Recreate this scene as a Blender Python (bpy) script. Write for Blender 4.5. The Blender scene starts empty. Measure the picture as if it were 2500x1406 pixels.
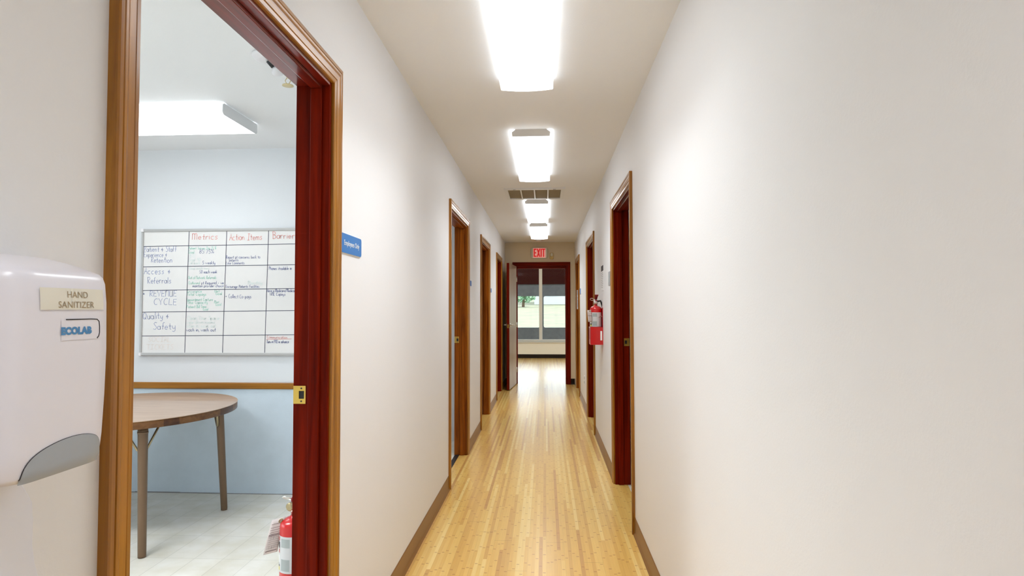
import bpy, bmesh, math, random
from mathutils import Vector, Matrix
random.seed(7)
S = bpy.context.scene
COL = S.collection

# ------------------------------------------------------------------ camera, world, exposure
EYE = 1.2915
yaw, pitch, roll = 0.0557, 0.0349, -0.002
F = Vector((-math.sin(yaw)*math.cos(pitch), math.cos(yaw)*math.cos(pitch), math.sin(pitch)))
R0 = Vector((math.cos(yaw), math.sin(yaw), 0.0)); U0 = R0.cross(F)
Rv = math.cos(roll)*R0 + math.sin(roll)*U0
Uv = -math.sin(roll)*R0 + math.cos(roll)*U0
cam = bpy.data.cameras.new('camera'); camo = bpy.data.objects.new('camera', cam); COL.objects.link(camo)
M = Matrix((Rv, Uv, -F)).transposed().to_4x4(); M.translation = Vector((0, 0, EYE))
camo.matrix_world = M
cam.sensor_width = 36.0; cam.lens = 1456.7/2500*36.0; cam.clip_start = 0.02; cam.clip_end = 300
S.camera = camo

LAMP = 2.6            # corridor lamps: glow of the diffuser
LAMP_W = 6.9         # corridor lamps: downward light
LAMP_SIDE = 2.6       # lamp of the meeting room
SKY = 3.3
world = bpy.data.worlds.new('sky'); S.world = world; world.use_nodes = True
bg = world.node_tree.nodes['Background']
bg.inputs[0].default_value = (0.80, 0.90, 1.0, 1); bg.inputs[1].default_value = SKY
sun = bpy.data.lights.new('sun', 'SUN'); suno = bpy.data.objects.new('sun', sun); COL.objects.link(suno)
sun.energy = 5.0; sun.angle = 0.02; suno.rotation_euler = (math.radians(38), math.radians(-25), math.radians(150))
S.view_settings.view_transform = 'Standard'; S.view_settings.look = 'None'
S.view_settings.exposure = 0.62; S.view_settings.gamma = 1.0; S.view_settings.use_curve_mapping = False

# ------------------------------------------------------------------ dimensions
XL, XR, HC, YE, TW = -0.697, 0.509, 2.44, 10.285, 0.112
ZT = 2.095            # top of the door casings
CW, RV = 0.062, 0.013  # casing width; how far the jamb's edge shows inside it

# ------------------------------------------------------------------ materials
def new_mat(name):
    m = bpy.data.materials.new(name); m.use_nodes = True
    nt = m.node_tree; b = nt.nodes['Principled BSDF']
    return m, nt, b
def L(nt, a, b): nt.links.new(a, b)
def N(nt, t, **kw):
    n = nt.nodes.new(t)
    for k, v in kw.items(): setattr(n, k, v)
    return n
def plain(name, col, rough=0.5, metal=0.0, emit=0.0, bump=0.0, bscale=200.0, spec=0.5, var=0.0, coat=0.0):
    m, nt, b = new_mat(name)
    b.inputs['Base Color'].default_value = (*col, 1); b.inputs['Roughness'].default_value = rough
    b.inputs['Metallic'].default_value = metal; b.inputs['Specular IOR Level'].default_value = spec
    b.inputs['Coat Weight'].default_value = coat
    geo = N(nt, 'ShaderNodeNewGeometry')
    if emit:
        b.inputs['Emission Color'].default_value = (*col, 1); b.inputs['Emission Strength'].default_value = emit
    if bump:
        n = N(nt, 'ShaderNodeTexNoise'); n.inputs['Scale'].default_value = bscale; n.inputs['Detail'].default_value = 3
        L(nt, geo.outputs['Position'], n.inputs['Vector'])
        bp = N(nt, 'ShaderNodeBump'); bp.inputs['Strength'].default_value = bump; bp.inputs['Distance'].default_value = 0.002
        L(nt, n.outputs['Fac'], bp.inputs['Height']); L(nt, bp.outputs['Normal'], b.inputs['Normal'])
    if var:
        n = N(nt, 'ShaderNodeTexNoise'); n.inputs['Scale'].default_value = 9; n.inputs['Detail'].default_value = 4
        L(nt, geo.outputs['Position'], n.inputs['Vector'])
        r = N(nt, 'ShaderNodeValToRGB')
        r.color_ramp.elements[0].position = 0.3; r.color_ramp.elements[1].position = 0.7
        r.color_ramp.elements[0].color = (*[c*(1-var) for c in col], 1); r.color_ramp.elements[1].color = (*[min(1, c*(1+var)) for c in col], 1)
        L(nt, n.outputs['Fac'], r.inputs['Fac']); L(nt, r.outputs['Color'], b.inputs['Base Color'])
    return m
def wood(name, dark, light, axis, rough=0.3, coat=0.3, spec=0.32):
    m, nt, b = new_mat(name)
    geo = N(nt, 'ShaderNodeNewGeometry'); mp = N(nt, 'ShaderNodeMapping')
    sc = [38.0, 38.0, 38.0]; sc['xyz'.index(axis)] = 1.6
    mp.inputs['Scale'].default_value = sc
    L(nt, geo.outputs['Position'], mp.inputs['Vector'])
    n = N(nt, 'ShaderNodeTexNoise'); n.inputs['Scale'].default_value = 1.0; n.inputs['Detail'].default_value = 6; n.inputs['Roughness'].default_value = 0.62; n.inputs['Distortion'].default_value = 0.6
    L(nt, mp.outputs['Vector'], n.inputs['Vector'])
    r = N(nt, 'ShaderNodeValToRGB')
    r.color_ramp.elements[0].position = 0.30; r.color_ramp.elements[1].position = 0.72
    r.color_ramp.elements[0].color = (*dark, 1); r.color_ramp.elements[1].color = (*light, 1)
    L(nt, n.outputs['Fac'], r.inputs['Fac']); L(nt, r.outputs['Color'], b.inputs['Base Color'])
    b.inputs['Roughness'].default_value = rough; b.inputs['Coat Weight'].default_value = coat; b.inputs['Coat Roughness'].default_value = 0.18
    b.inputs['Specular IOR Level'].default_value = spec
    bp = N(nt, 'ShaderNodeBump'); bp.inputs['Strength'].default_value = 0.12; bp.inputs['Distance'].default_value = 0.001
    L(nt, n.outputs['Fac'], bp.inputs['Height']); L(nt, bp.outputs['Normal'], b.inputs['Normal'])
    return m
def math_node(nt, op, a, b=None, c=None):
    n = N(nt, 'ShaderNodeMath', operation=op)
    for i, v in enumerate((a, b, c)):
        if v is None: continue
        if isinstance(v, (int, float)): n.inputs[i].default_value = v
        else: L(nt, v, n.inputs[i])
    return n.outputs[0]
def bamboo():
    m, nt, b = new_mat('bamboo_planks')
    geo = N(nt, 'ShaderNodeNewGeometry'); sp = N(nt, 'ShaderNodeSeparateXYZ'); L(nt, geo.outputs['Position'], sp.inputs[0])
    mn = lambda *a: math_node(nt, *a)
    x, y = sp.outputs[0], sp.outputs[1]
    w = 0.0192
    sx = mn('DIVIDE', x, w); col = mn('FLOOR', sx); fx = mn('FRACT', sx)
    plank = mn('FLOOR', mn('DIVIDE', col, 5.0))
    wn1 = N(nt, 'ShaderNodeTexWhiteNoise', noise_dimensions='1D'); L(nt, plank, wn1.inputs['W'])
    yy = mn('ADD', mn('DIVIDE', y, 1.22), mn('MULTIPLY', wn1.outputs['Value'], 7.3)); row = mn('FLOOR', yy); fy = mn('FRACT', yy)
    wn3 = N(nt, 'ShaderNodeTexWhiteNoise', noise_dimensions='1D'); L(nt, col, wn3.inputs['W'])
    srow = mn('FLOOR', mn('ADD', mn('DIVIDE', y, 1.6), mn('MULTIPLY', wn3.outputs['Value'], 11.3)))
    cv = N(nt, 'ShaderNodeCombineXYZ'); L(nt, col, cv.inputs[0]); L(nt, srow, cv.inputs[1])
    wn2 = N(nt, 'ShaderNodeTexWhiteNoise', noise_dimensions='2D'); L(nt, cv.outputs[0], wn2.inputs['Vector'])
    ramp = N(nt, 'ShaderNodeValToRGB'); e = ramp.color_ramp.elements
    e[0].position = 0; e[0].color = (0.58, 0.300, 0.072, 1); e[1].position = 1.0; e[1].color = (0.88, 0.64, 0.225, 1)
    for p, c in ((0.22, (0.74, 0.435, 0.100)), (0.5, (0.78, 0.475, 0.115)), (0.82, (0.82, 0.535, 0.145))):
        q = e.new(p); q.color = (*c, 1)
    L(nt, wn2.outputs['Value'], ramp.inputs['Fac'])
    # fine fibre along the strip
    mp = N(nt, 'ShaderNodeMapping'); mp.inputs['Scale'].default_value = (260, 5, 1); L(nt, geo.outputs['Position'], mp.inputs['Vector'])
    fn = N(nt, 'ShaderNodeTexNoise'); fn.inputs['Scale'].default_value = 1; fn.inputs['Detail'].default_value = 4; L(nt, mp.outputs[0], fn.inputs['Vector'])
    fib = mn('ADD', mn('MULTIPLY', fn.outputs['Fac'], 0.26), 0.87)
    # knuckles of the bamboo, one short dash across the strip every 24 cm or so
    yk = mn('FRACT', mn('ADD', mn('DIVIDE', y, 0.215), mn('MULTIPLY', wn2.outputs['Value'], 9.7)))
    k = mn('LESS_THAN', mn('ABSOLUTE', mn('SUBTRACT', yk, 0.5)), 0.019)
    kx = mn('LESS_THAN', mn('ABSOLUTE', mn('SUBTRACT', fx, 0.5)), 0.36)
    kk = mn('MULTIPLY', mn('MULTIPLY', k, kx), 0.62)
    # end joints and plank edges
    ej = mn('LESS_THAN', fy, 0.0028)
    pf = mn('FRACT', mn('DIVIDE', sx, 5.0)); pj = mn('LESS_THAN', pf, 0.012)
    jd = mn('SUBTRACT', 1.0, mn('ADD', mn('MULTIPLY', ej, 0.30), mn('MULTIPLY', pj, 0.16)))
    tot = mn('MULTIPLY', fib, jd)
    mul = N(nt, 'ShaderNodeVectorMath', operation='SCALE'); L(nt, ramp.outputs['Color'], mul.inputs[0]); L(nt, tot, mul.inputs['Scale'])
    mk_ = N(nt, 'ShaderNodeMix', data_type='RGBA'); L(nt, kk, mk_.inputs[0]); L(nt, mul.outputs[0], mk_.inputs[6]); mk_.inputs[7].default_value = (0.36, 0.135, 0.025, 1)
    L(nt, mk_.outputs[2], b.inputs['Base Color'])
    b.inputs['Roughness'].default_value = 0.38; b.inputs['Specular IOR Level'].default_value = 0.35; b.inputs['Coat Weight'].default_value = 1.0; b.inputs['Coat IOR'].default_value = 1.55; b.inputs['Coat Roughness'].default_value = 0.25
    wv = N(nt, 'ShaderNodeTexNoise'); wv.inputs['Scale'].default_value = 7; L(nt, geo.outputs['Position'], wv.inputs['Vector'])
    bp = N(nt, 'ShaderNodeBump'); bp.inputs['Strength'].default_value = 0.25; bp.inputs['Distance'].default_value = 0.003
    L(nt, wv.outputs['Fac'], bp.inputs['Height']); L(nt, bp.outputs['Normal'], b.inputs['Normal']); L(nt, bp.outputs['Normal'], b.inputs['Coat Normal'])
    return m
def vinyl():
    m, nt, b = new_mat('stone_vinyl')
    geo = N(nt, 'ShaderNodeNewGeometry'); sp = N(nt, 'ShaderNodeSeparateXYZ'); L(nt, geo.outputs['Position'], sp.inputs[0])
    cb = N(nt, 'ShaderNodeCombineXYZ'); L(nt, sp.outputs[1], cb.inputs[0]); L(nt, sp.outputs[0], cb.inputs[1])
    br = N(nt, 'ShaderNodeTexBrick'); br.offset = 0.0; br.squash = 1.0
    br.inputs['Scale'].default_value = 1.0; br.inputs['Brick Width'].default_value = 0.305; br.inputs['Row Height'].default_value = 0.152
    br.inputs['Mortar Size'].default_value = 0.0022; br.inputs['Mortar Smooth'].default_value = 0.6; br.inputs['Bias'].default_value = 0.0
    br.inputs['Color1'].default_value = (0.89, 0.86, 0.80, 1); br.inputs['Color2'].default_value = (0.83, 0.80, 0.735, 1); br.inputs['Mortar'].default_value = (0.66, 0.64, 0.58, 1)
    L(nt, cb.outputs[0], br.inputs['Vector'])
    n = N(nt, 'ShaderNodeTexNoise'); n.inputs['Scale'].default_value = 7; n.inputs['Detail'].default_value = 6; L(nt, geo.outputs['Position'], n.inputs['Vector'])
    r = N(nt, 'ShaderNodeValToRGB'); r.color_ramp.elements[0].position = 0.3; r.color_ramp.elements[1].position = 0.7
    r.color_ramp.elements[0].color = (0.86, 0.84, 0.76, 1); r.color_ramp.elements[1].color = (1, 1, 1, 1)
    L(nt, n.outputs['Fac'], r.inputs['Fac'])
    mx = N(nt, 'ShaderNodeVectorMath', operation='MULTIPLY'); L(nt, br.outputs['Color'], mx.inputs[0]); L(nt, r.outputs['Color'], mx.inputs[1])
    L(nt, mx.outputs[0], b.inputs['Base Color']); b.inputs['Roughness'].default_value = 0.35
    return m
def laminate():
    m, nt, b = new_mat('wood_laminate')
    geo = N(nt, 'ShaderNodeNewGeometry'); mp = N(nt, 'ShaderNodeMapping'); mp.inputs['Scale'].default_value = (4, 30, 30)
    L(nt, geo.outputs['Position'], mp.inputs['Vector'])
    n = N(nt, 'ShaderNodeTexNoise'); n.inputs['Scale'].default_value = 1; n.inputs['Detail'].default_value = 6; L(nt, mp.outputs[0], n.inputs['Vector'])
    r = N(nt, 'ShaderNodeValToRGB'); r.color_ramp.elements[0].position = 0.3; r.color_ramp.elements[1].position = 0.7
    r.color_ramp.elements[0].color = (0.40, 0.265, 0.175, 1); r.color_ramp.elements[1].color = (0.52, 0.37, 0.265, 1)
    L(nt, n.outputs['Fac'], r.inputs['Fac']); L(nt, r.outputs['Color'], b.inputs['Base Color'])
    b.inputs['Roughness'].default_value = 0.33; b.inputs['Coat Weight'].default_value = 0.3
    return m
def grass_mat():
    m, nt, b = new_mat('meadow')
    geo = N(nt, 'ShaderNodeNewGeometry'); n = N(nt, 'ShaderNodeTexNoise'); n.inputs['Scale'].default_value = 0.9; n.inputs['Detail'].default_value = 5; n.inputs['Roughness'].default_value = 0.7
    L(nt, geo.outputs['Position'], n.inputs['Vector'])
    r = N(nt, 'ShaderNodeValToRGB'); r.color_ramp.elements[0].position = 0.35; r.color_ramp.elements[1].position = 0.62
    r.color_ramp.elements[0].color = (0.105, 0.090, 0.065, 1); r.color_ramp.elements[1].color = (0.165, 0.170, 0.085, 1)
    L(nt, n.outputs['Fac'], r.inputs['Fac']); L(nt, r.outputs['Color'], b.inputs['Base Color']); b.inputs['Roughness'].default_value = 0.9
    return m

W = {}
W['wall'] = plain('wall_paint', (0.815, 0.805, 0.805), 0.55, bump=0.15, bscale=170, spec=0.3)
W['ceiling'] = plain('ceiling_paint', (0.87, 0.875, 0.885), 0.7, bump=0.2, bscale=120, spec=0.2)
W['tan'] = plain('tan_wall_paint', (0.80, 0.67, 0.47), 0.6, bump=0.3, bscale=170, spec=0.3)
W['cream'] = plain('cream_wall_paint', (0.80, 0.73, 0.62), 0.6, bump=0.2, bscale=170, spec=0.3)
W['room_white'] = plain('meeting_room_white_paint', (0.78, 0.80, 0.825), 0.6, bump=0.2, bscale=150, spec=0.3)
W['room_blue'] = plain('meeting_room_blue_paint', (0.64, 0.735, 0.82), 0.6, bump=0.25, bscale=150, spec=0.3, var=0.03)
W['bamboo'] = bamboo(); W['vinyl'] = vinyl(); W['laminate'] = laminate(); W['grass'] = grass_mat()
BR_D, BR_L = (0.22, 0.075, 0.004), (0.52, 0.22, 0.020)
RD_D, RD_L = (0.075, 0.0030, 0.0004), (0.235, 0.012, 0.0010)
for ax in 'xyz':
    W['brown_'+ax] = wood('stained_casing_wood_'+ax, BR_D, BR_L, ax, 0.30, 0.9 if ax == 'y' else 0.38)
    W['red_'+ax] = wood('red_mahogany_jamb_wood_'+ax, RD_D, RD_L, ax, 0.36, 1.0 if ax == 'y' else 0.0, 0.5 if ax == 'y' else 0.07)
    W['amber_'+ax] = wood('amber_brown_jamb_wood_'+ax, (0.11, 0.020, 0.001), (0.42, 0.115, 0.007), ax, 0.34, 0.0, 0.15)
W['door_face'] = wood('pale_brown_door_veneer', (0.30, 0.20, 0.125), (0.43, 0.31, 0.21), 'z', 0.38, 0.2)
W['rail'] = wood('orange_rail_wood', (0.22, 0.078, 0.004), (0.43, 0.175, 0.014), 'x', 0.35, 0.08)
W['baseboard'] = plain('brown_vinyl_baseboard', (0.225, 0.098, 0.020), 0.38, spec=0.5)
W['baseboard_dark'] = plain('dark_vinyl_baseboard', (0.014, 0.007, 0.004), 0.5, spec=0.2)
W['brass'] = plain('brass', (0.80, 0.53, 0.12), 0.32, 1.0)
W['steel'] = plain('satin_steel', (0.75, 0.73, 0.68), 0.28, 1.0)
W['alu'] = plain('aluminium', (0.50, 0.49, 0.48), 0.4, 0.4)
W['black'] = plain('black', (0.01, 0.009, 0.009), 0.5)
W['dark_line'] = plain('dark_gap', (0.03, 0.025, 0.03), 0.6)
W['white_plastic'] = plain('white_plastic', (0.82, 0.80, 0.82), 0.32)
W['white_paint'] = plain('white_enamel', (0.82, 0.83, 0.84), 0.4)
W['plate'] = plain('lamp_end_plate', (0.72, 0.69, 0.65), 0.5)
W['lens'] = plain('lit_diffuser', (0.955, 0.98, 1.0), 0.4, emit=LAMP)
W['lens_lip'] = plain('lit_diffuser_lip', (0.86, 0.935, 1.0), 0.4, emit=LAMP*0.40)
W['lens_side_lip'] = plain('lit_meeting_room_diffuser_lip', (0.93, 0.97, 1.0), 0.4, emit=LAMP_SIDE*0.3)
W['lens_side'] = plain('lit_meeting_room_diffuser', (0.93, 0.97, 1.0), 0.4, emit=LAMP_SIDE)
W['guard'] = plain('bluish_white_plastic', (0.79, 0.80, 0.87), 0.4)
W['dispenser'] = plain('dispenser_plastic', (0.80, 0.775, 0.83), 0.30, coat=0.2)
W['smoke'] = plain('grey_translucent_plastic', (0.37, 0.40, 0.435), 0.25)
W['label_cream'] = plain('cream_label', (0.80, 0.765, 0.66), 0.5)
W['label_ink'] = plain('tan_label_ink', (0.36, 0.265, 0.155), 0.6)
W['logo_blue'] = plain('logo_blue', (0.06, 0.24, 0.50), 0.4)
W['board'] = plain('whiteboard_enamel', (0.83, 0.815, 0.80), 0.25)
W['ink_line'] = plain('board_grid_tape', (0.055, 0.06, 0.10), 0.6)
W['ink_blue'] = plain('blue_marker', (0.33, 0.37, 0.57), 0.6)
W['ink_dark'] = plain('dark_blue_marker', (0.16, 0.19, 0.38), 0.6)
W['ink_red'] = plain('red_marker', (0.78, 0.34, 0.31), 0.6)
W['ink_green'] = plain('green_marker', (0.36, 0.70, 0.58), 0.6)
W['ink_faint'] = plain('faded_green_marker', (0.66, 0.77, 0.74), 0.6)
W['ink_ghost'] = plain('faded_orange_marker', (0.79, 0.71, 0.66), 0.6)
W['leg'] = plain('brown_enamel_steel', (0.17, 0.105, 0.06), 0.35, 0.35)
W['brace'] = plain('bronze_rod', (0.42, 0.34, 0.20), 0.35, 0.8)
W['edge_wood'] = wood('table_edge_laminate', (0.045, 0.014, 0.005), (0.10, 0.040, 0.013), 'x', 0.35, 0.1)
W['edge_wood_light'] = wood('table_edge_laminate_light', (0.09, 0.034, 0.010), (0.21, 0.095, 0.030), 'x', 0.35, 0.1)
W['sign_blue'] = plain('blue_sign', (0.035, 0.19, 0.52), 0.4)
W['sign_white'] = plain('white_sign', (0.86, 0.86, 0.86), 0.45)
W['sign_grey'] = plain('grey_sign_print', (0.40, 0.40, 0.41), 0.5)
W['red'] = plain('fire_red', (0.58, 0.008, 0.01), 0.28, coat=0.4)
W['dark_red'] = plain('dark_red_lever', (0.22, 0.008, 0.012), 0.4)
W['label_grey'] = plain('extinguisher_label', (0.62, 0.63, 0.64), 0.4)
W['label_dgrey'] = plain('extinguisher_label_grey', (0.38, 0.42, 0.42), 0.4)
W['label_red'] = plain('label_red', (0.5, 0.10, 0.09), 0.4)
W['label_yellow'] = plain('label_yellow', (0.72, 0.62, 0.08), 0.4)
W['tag'] = plain('tag_paper', (0.66, 0.58, 0.56), 0.7)
W['tag_ink'] = plain('tag_print', (0.22, 0.14, 0.14), 0.7)
W['exit_red'] = plain('lit_exit_letters', (0.80, 0.01, 0.01), 0.4, emit=0.22)
W['exit_pink'] = plain('lit_exit_panel', (0.95, 0.42, 0.36), 0.4, emit=0.25)
W['amber'] = plain('amber_lens', (0.66, 0.44, 0.09), 0.3)
W['cream_plastic'] = plain('cream_plastic', (0.74, 0.70, 0.55), 0.4)
W['sprinkler'] = plain('pale_brass', (0.74, 0.62, 0.36), 0.4, 0.3)
W['filter'] = plain('dusty_filter', (0.27, 0.215, 0.13), 0.9, bump=0.4, bscale=300)
W['ebox'] = plain('window_frame_paint', (0.62, 0.59, 0.55), 0.4)
W['porch_grey'] = plain('porch_grey_boards', (0.17, 0.165, 0.165), 0.7, var=0.12)
W['porch_red'] = plain('dark_red_fascia', (0.045, 0.006, 0.005), 0.8, spec=0.1)
W['facade'] = plain('white_siding', (0.45, 0.45, 0.45), 0.7)
W['roofing'] = plain('grey_roofing', (0.35, 0.36, 0.38), 0.8)
W['leaves'] = plain('foliage', (0.17, 0.30, 0.17), 0.8, var=0.4)
W['bark'] = plain('bark', (0.15, 0.10, 0.06), 0.9)
W['gasket'] = plain('grey_gap', (0.25, 0.25, 0.26), 0.7)
W['concrete'] = plain('porch_floor', (0.45, 0.44, 0.42), 0.8)
gm, gnt, gb = new_mat('window_glass')
_tr = N(gnt, 'ShaderNodeBsdfTransparent'); _tr.inputs[0].default_value = (0.93, 0.96, 0.95, 1)
_gl = N(gnt, 'ShaderNodeBsdfGlossy'); _gl.inputs['Roughness'].default_value = 0.0
_fr = N(gnt, 'ShaderNodeFresnel'); _fr.inputs[0].default_value = 1.2
_mx = N(gnt, 'ShaderNodeMixShader'); L(gnt, _fr.outputs[0], _mx.inputs[0]); L(gnt, _tr.outputs[0], _mx.inputs[1]); L(gnt, _gl.outputs[0], _mx.inputs[2])
L(gnt, _mx.outputs[0], gnt.nodes['Material Output'].inputs['Surface']); gnt.nodes.remove(gb); W['glass'] = gm

# ------------------------------------------------------------------ mesh helpers (all coordinates in metres, in the room)
def BM(): return bmesh.new()
def box(bm, x0, x1, y0, y1, z0, z1, mi=0):
    v = [bm.verts.new(p) for p in ((x0,y0,z0),(x1,y0,z0),(x1,y1,z0),(x0,y1,z0),(x0,y0,z1),(x1,y0,z1),(x1,y1,z1),(x0,y1,z1))]
    for q in ((3,2,1,0),(4,5,6,7),(0,1,5,4),(1,2,6,5),(2,3,7,6),(3,0,4,7)):
        f = bm.faces.new([v[i] for i in q]); f.material_index = mi
class Fr:
    """A flat frame of reference: local x to the right, y up, z towards the viewer."""
    def __init__(s, o, r, u):
        s.o = Vector(o); s.r = Vector(r); s.u = Vector(u); s.n = s.r.cross(s.u)
    def p(s, x, y, z=0.0): return s.o + s.r*x + s.u*y + s.n*z
def fbox(bm, fr, x0, x1, y0, y1, z0, z1, mi=0):
    v = [bm.verts.new(fr.p(*p)) for p in ((x0,y0,z0),(x1,y0,z0),(x1,y1,z0),(x0,y1,z0),(x0,y0,z1),(x1,y0,z1),(x1,y1,z1),(x0,y1,z1))]
    for q in ((3,2,1,0),(4,5,6,7),(0,1,5,4),(1,2,6,5),(2,3,7,6),(3,0,4,7)):
        f = bm.faces.new([v[i] for i in q]); f.material_index = mi
def prism(bm, fr, pts, z0, z1, mi=0):
    a = [bm.verts.new(fr.p(x, y, z0)) for x, y in pts]; b = [bm.verts.new(fr.p(x, y, z1)) for x, y in pts]
    n = len(pts)
    bm.faces.new(b).material_index = mi; bm.faces.new(a[::-1]).material_index = mi
    for i in range(n):
        bm.faces.new((a[i], a[(i+1) % n], b[(i+1) % n], b[i])).material_index = mi
def rrect(x0, x1, y0, y1, r, k=5):
    out = []
    for cx, cy, a0 in ((x1-r, y1-r, 0), (x0+r, y1-r, 90), (x0+r, y0+r, 180), (x1-r, y0+r, 270)):
        for i in range(k+1):
            a = math.radians(a0+90*i/k); out.append((cx+r*math.cos(a), cy+r*math.sin(a)))
    return out
def loft(bm, rings, close=True, cap0=True, cap1=True, mi=0, smooth=True):
    vs = [[bm.verts.new(p) for p in r] for r in rings]; n = len(vs[0])
    for a, b in zip(vs[:-1], vs[1:]):
        for i in range(n if close else n-1):
            f = bm.faces.new((a[i], a[(i+1) % n], b[(i+1) % n], b[i])); f.material_index = mi; f.smooth = smooth
    if cap0: bm.faces.new(vs[0][::-1]).material_index = mi
    if cap1: bm.faces.new(vs[-1]).material_index = mi
    return vs
def tube(bm, pts, r, seg=10, mi=0):
    pts = [Vector(p) for p in pts]; rr = r if isinstance(r, (list, tuple)) else [r]*len(pts)
    rings = []; prev = None
    for i, p in enumerate(pts):
        t = (pts[min(i+1, len(pts)-1)] - pts[max(i-1, 0)]).normalized()
        a = prev if prev is not None else (Vector((0, 0, 1)) if abs(t.z) < 0.9 else Vector((1, 0, 0)))
        a = (a - t*a.dot(t)).normalized(); prev = a; b = t.cross(a)
        rings.append([p + (a*math.cos(2*math.pi*k/seg) + b*math.sin(2*math.pi*k/seg))*rr[i] for k in range(seg)])
    loft(bm, rings, mi=mi)
def lathe(bm, c, prof, seg=28, mi=0, axis='z', mis=None):
    c = Vector(c); rings = []
    for r, h in prof:
        ring = []
        for k in range(seg):
            a = 2*math.pi*k/seg; x, y = r*math.cos(a), r*math.sin(a)
            ring.append(c + (Vector((x, y, h)) if axis == 'z' else Vector((x, -h, y)) if axis == '-y' else Vector((x, y, -h))))
        rings.append(ring)
    loft(bm, rings, mi=mi)
def torus(bm, c, R, r, n1, n2, seg=24, mi=0):
    c = Vector(c); n1 = Vector(n1).normalized(); n2 = Vector(n2).normalized(); n3 = n1.cross(n2)
    vs = []
    for i in range(seg):
        a = 2*math.pi*i/seg; d = n1*math.cos(a)+n2*math.sin(a)
        vs.append([bm.verts.new(c + d*(R + r*math.cos(2*math.pi*j/8)) + n3*r*math.sin(2*math.pi*j/8)) for j in range(8)])
    for i in range(seg):
        for j in range(8):
            f = bm.faces.new((vs[i][j], vs[(i+1) % seg][j], vs[(i+1) % seg][(j+1) % 8], vs[i][(j+1) % 8])); f.material_index = mi; f.smooth = True

def mk(name, bm, mats, loc=(0, 0, 0), parent=None, bevel=0.0, recalc=True):
    """Turn a bmesh (built in room coordinates) into ONE object; children share their root's origin."""
    root = parent
    while root is not None and root.parent is not None: root = root.parent
    o_loc = root.location.copy() if root is not None else Vector(loc)
    if recalc: bmesh.ops.recalc_face_normals(bm, faces=bm.faces[:])
    for v in bm.verts: v.co -= o_loc
    me = bpy.data.meshes.new(name); bm.to_mesh(me); bm.free()
    o = bpy.data.objects.new(name, me); COL.objects.link(o)
    for m in (mats if isinstance(mats, (list, tuple)) else [mats]): me.materials.append(W[m])
    if parent is not None: o.parent = parent
    else: o.location = o_loc
    if bevel:
        b = o.modifiers.new('edge', 'BEVEL'); b.width = bevel; b.segments = 2; b.limit_method = 'ANGLE'; b.angle_limit = math.radians(40)
    return o
def root(name, loc, label=None, cat=None, group=None, kind=None):
    o = bpy.data.objects.new(name, None); COL.objects.link(o); o.location = loc; o.empty_display_size = 0.1
    return tag(o, label, cat, group, kind)
def tag(o, label=None, cat=None, group=None, kind=None):
    if label: o['label'] = label
    if cat: o['category'] = cat
    if group: o['group'] = group
    if kind: o['kind'] = kind
    return o
def struct(name, bm, mats, **kw): return tag(mk(name, bm, mats, **kw), kind='structure')
def copy_thing(o, delta, parent=None):
    c = o.copy(); COL.objects.link(c)
    if parent is None: c.location = o.location + Vector(delta)
    else: c.parent = parent
    for ch in list(o.children): copy_thing(ch, (0, 0, 0), c)
    return c
def text_part(name, body, fr, x, y, size, mat, parent, sx=1.0, align='LEFT', offset=0.0, z=0.0008, depth=0.0003, spacing=1.0):
    cu = bpy.data.curves.new('lettering', 'FONT'); cu.body = body; cu.size = size; cu.align_x = align; cu.align_y = 'BOTTOM_BASELINE'
    cu.extrude = depth; cu.offset = offset; cu.resolution_u = 4; cu.space_character = spacing
    t = bpy.data.objects.new('lettering', cu); COL.objects.link(t)
    bpy.context.view_layer.update()
    me = bpy.data.meshes.new_from_object(t.evaluated_get(bpy.context.evaluated_depsgraph_get()))
    bm = BM(); bm.from_mesh(me)
    for v in bm.verts: v.co = fr.p(x + v.co.x*sx, y + v.co.y, z + v.co.z)
    bpy.data.objects.remove(t); bpy.data.curves.remove(cu); bpy.data.meshes.remove(me)
    return mk(name, bm, mat, parent=parent, recalc=False)

# ------------------------------------------------------------------ the shell: walls, floors, ceilings
Y0 = -2.6
# doors: side, near outer casing edge, far outer casing edge
DOORS = {1: ('L', 0.904, 1.959), 2: ('L', 4.285, 5.362), 3: ('L', 6.375, 7.400), 4: ('L', 8.435, 9.455),
         5: ('R', 3.490, 4.540), 6: ('R', 6.175, 7.270), 7: ('R', 8.827, 9.885)}
JT = 0.02
def opening(d): return d[1] + CW + RV - JT, d[2] - CW - RV + JT
ZO = ZT - CW - RV + JT
def side_wall(name, side, x0, x1):
    bm = BM(); y = Y0
    for k in sorted((d for d in DOORS.values() if d[0] == side), key=lambda d: d[1]):
        a, b = opening(k)
        box(bm, x0, x1, y, a, 0, HC); box(bm, x0, x1, a, b, ZO, HC); y = b
    box(bm, x0, x1, y, YE, 0, HC)
    return struct(name, bm, 'wall')
side_wall('wall_left', 'L', XL-TW, XL)
side_wall('wall_right', 'R', XR, XR+TW)
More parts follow.
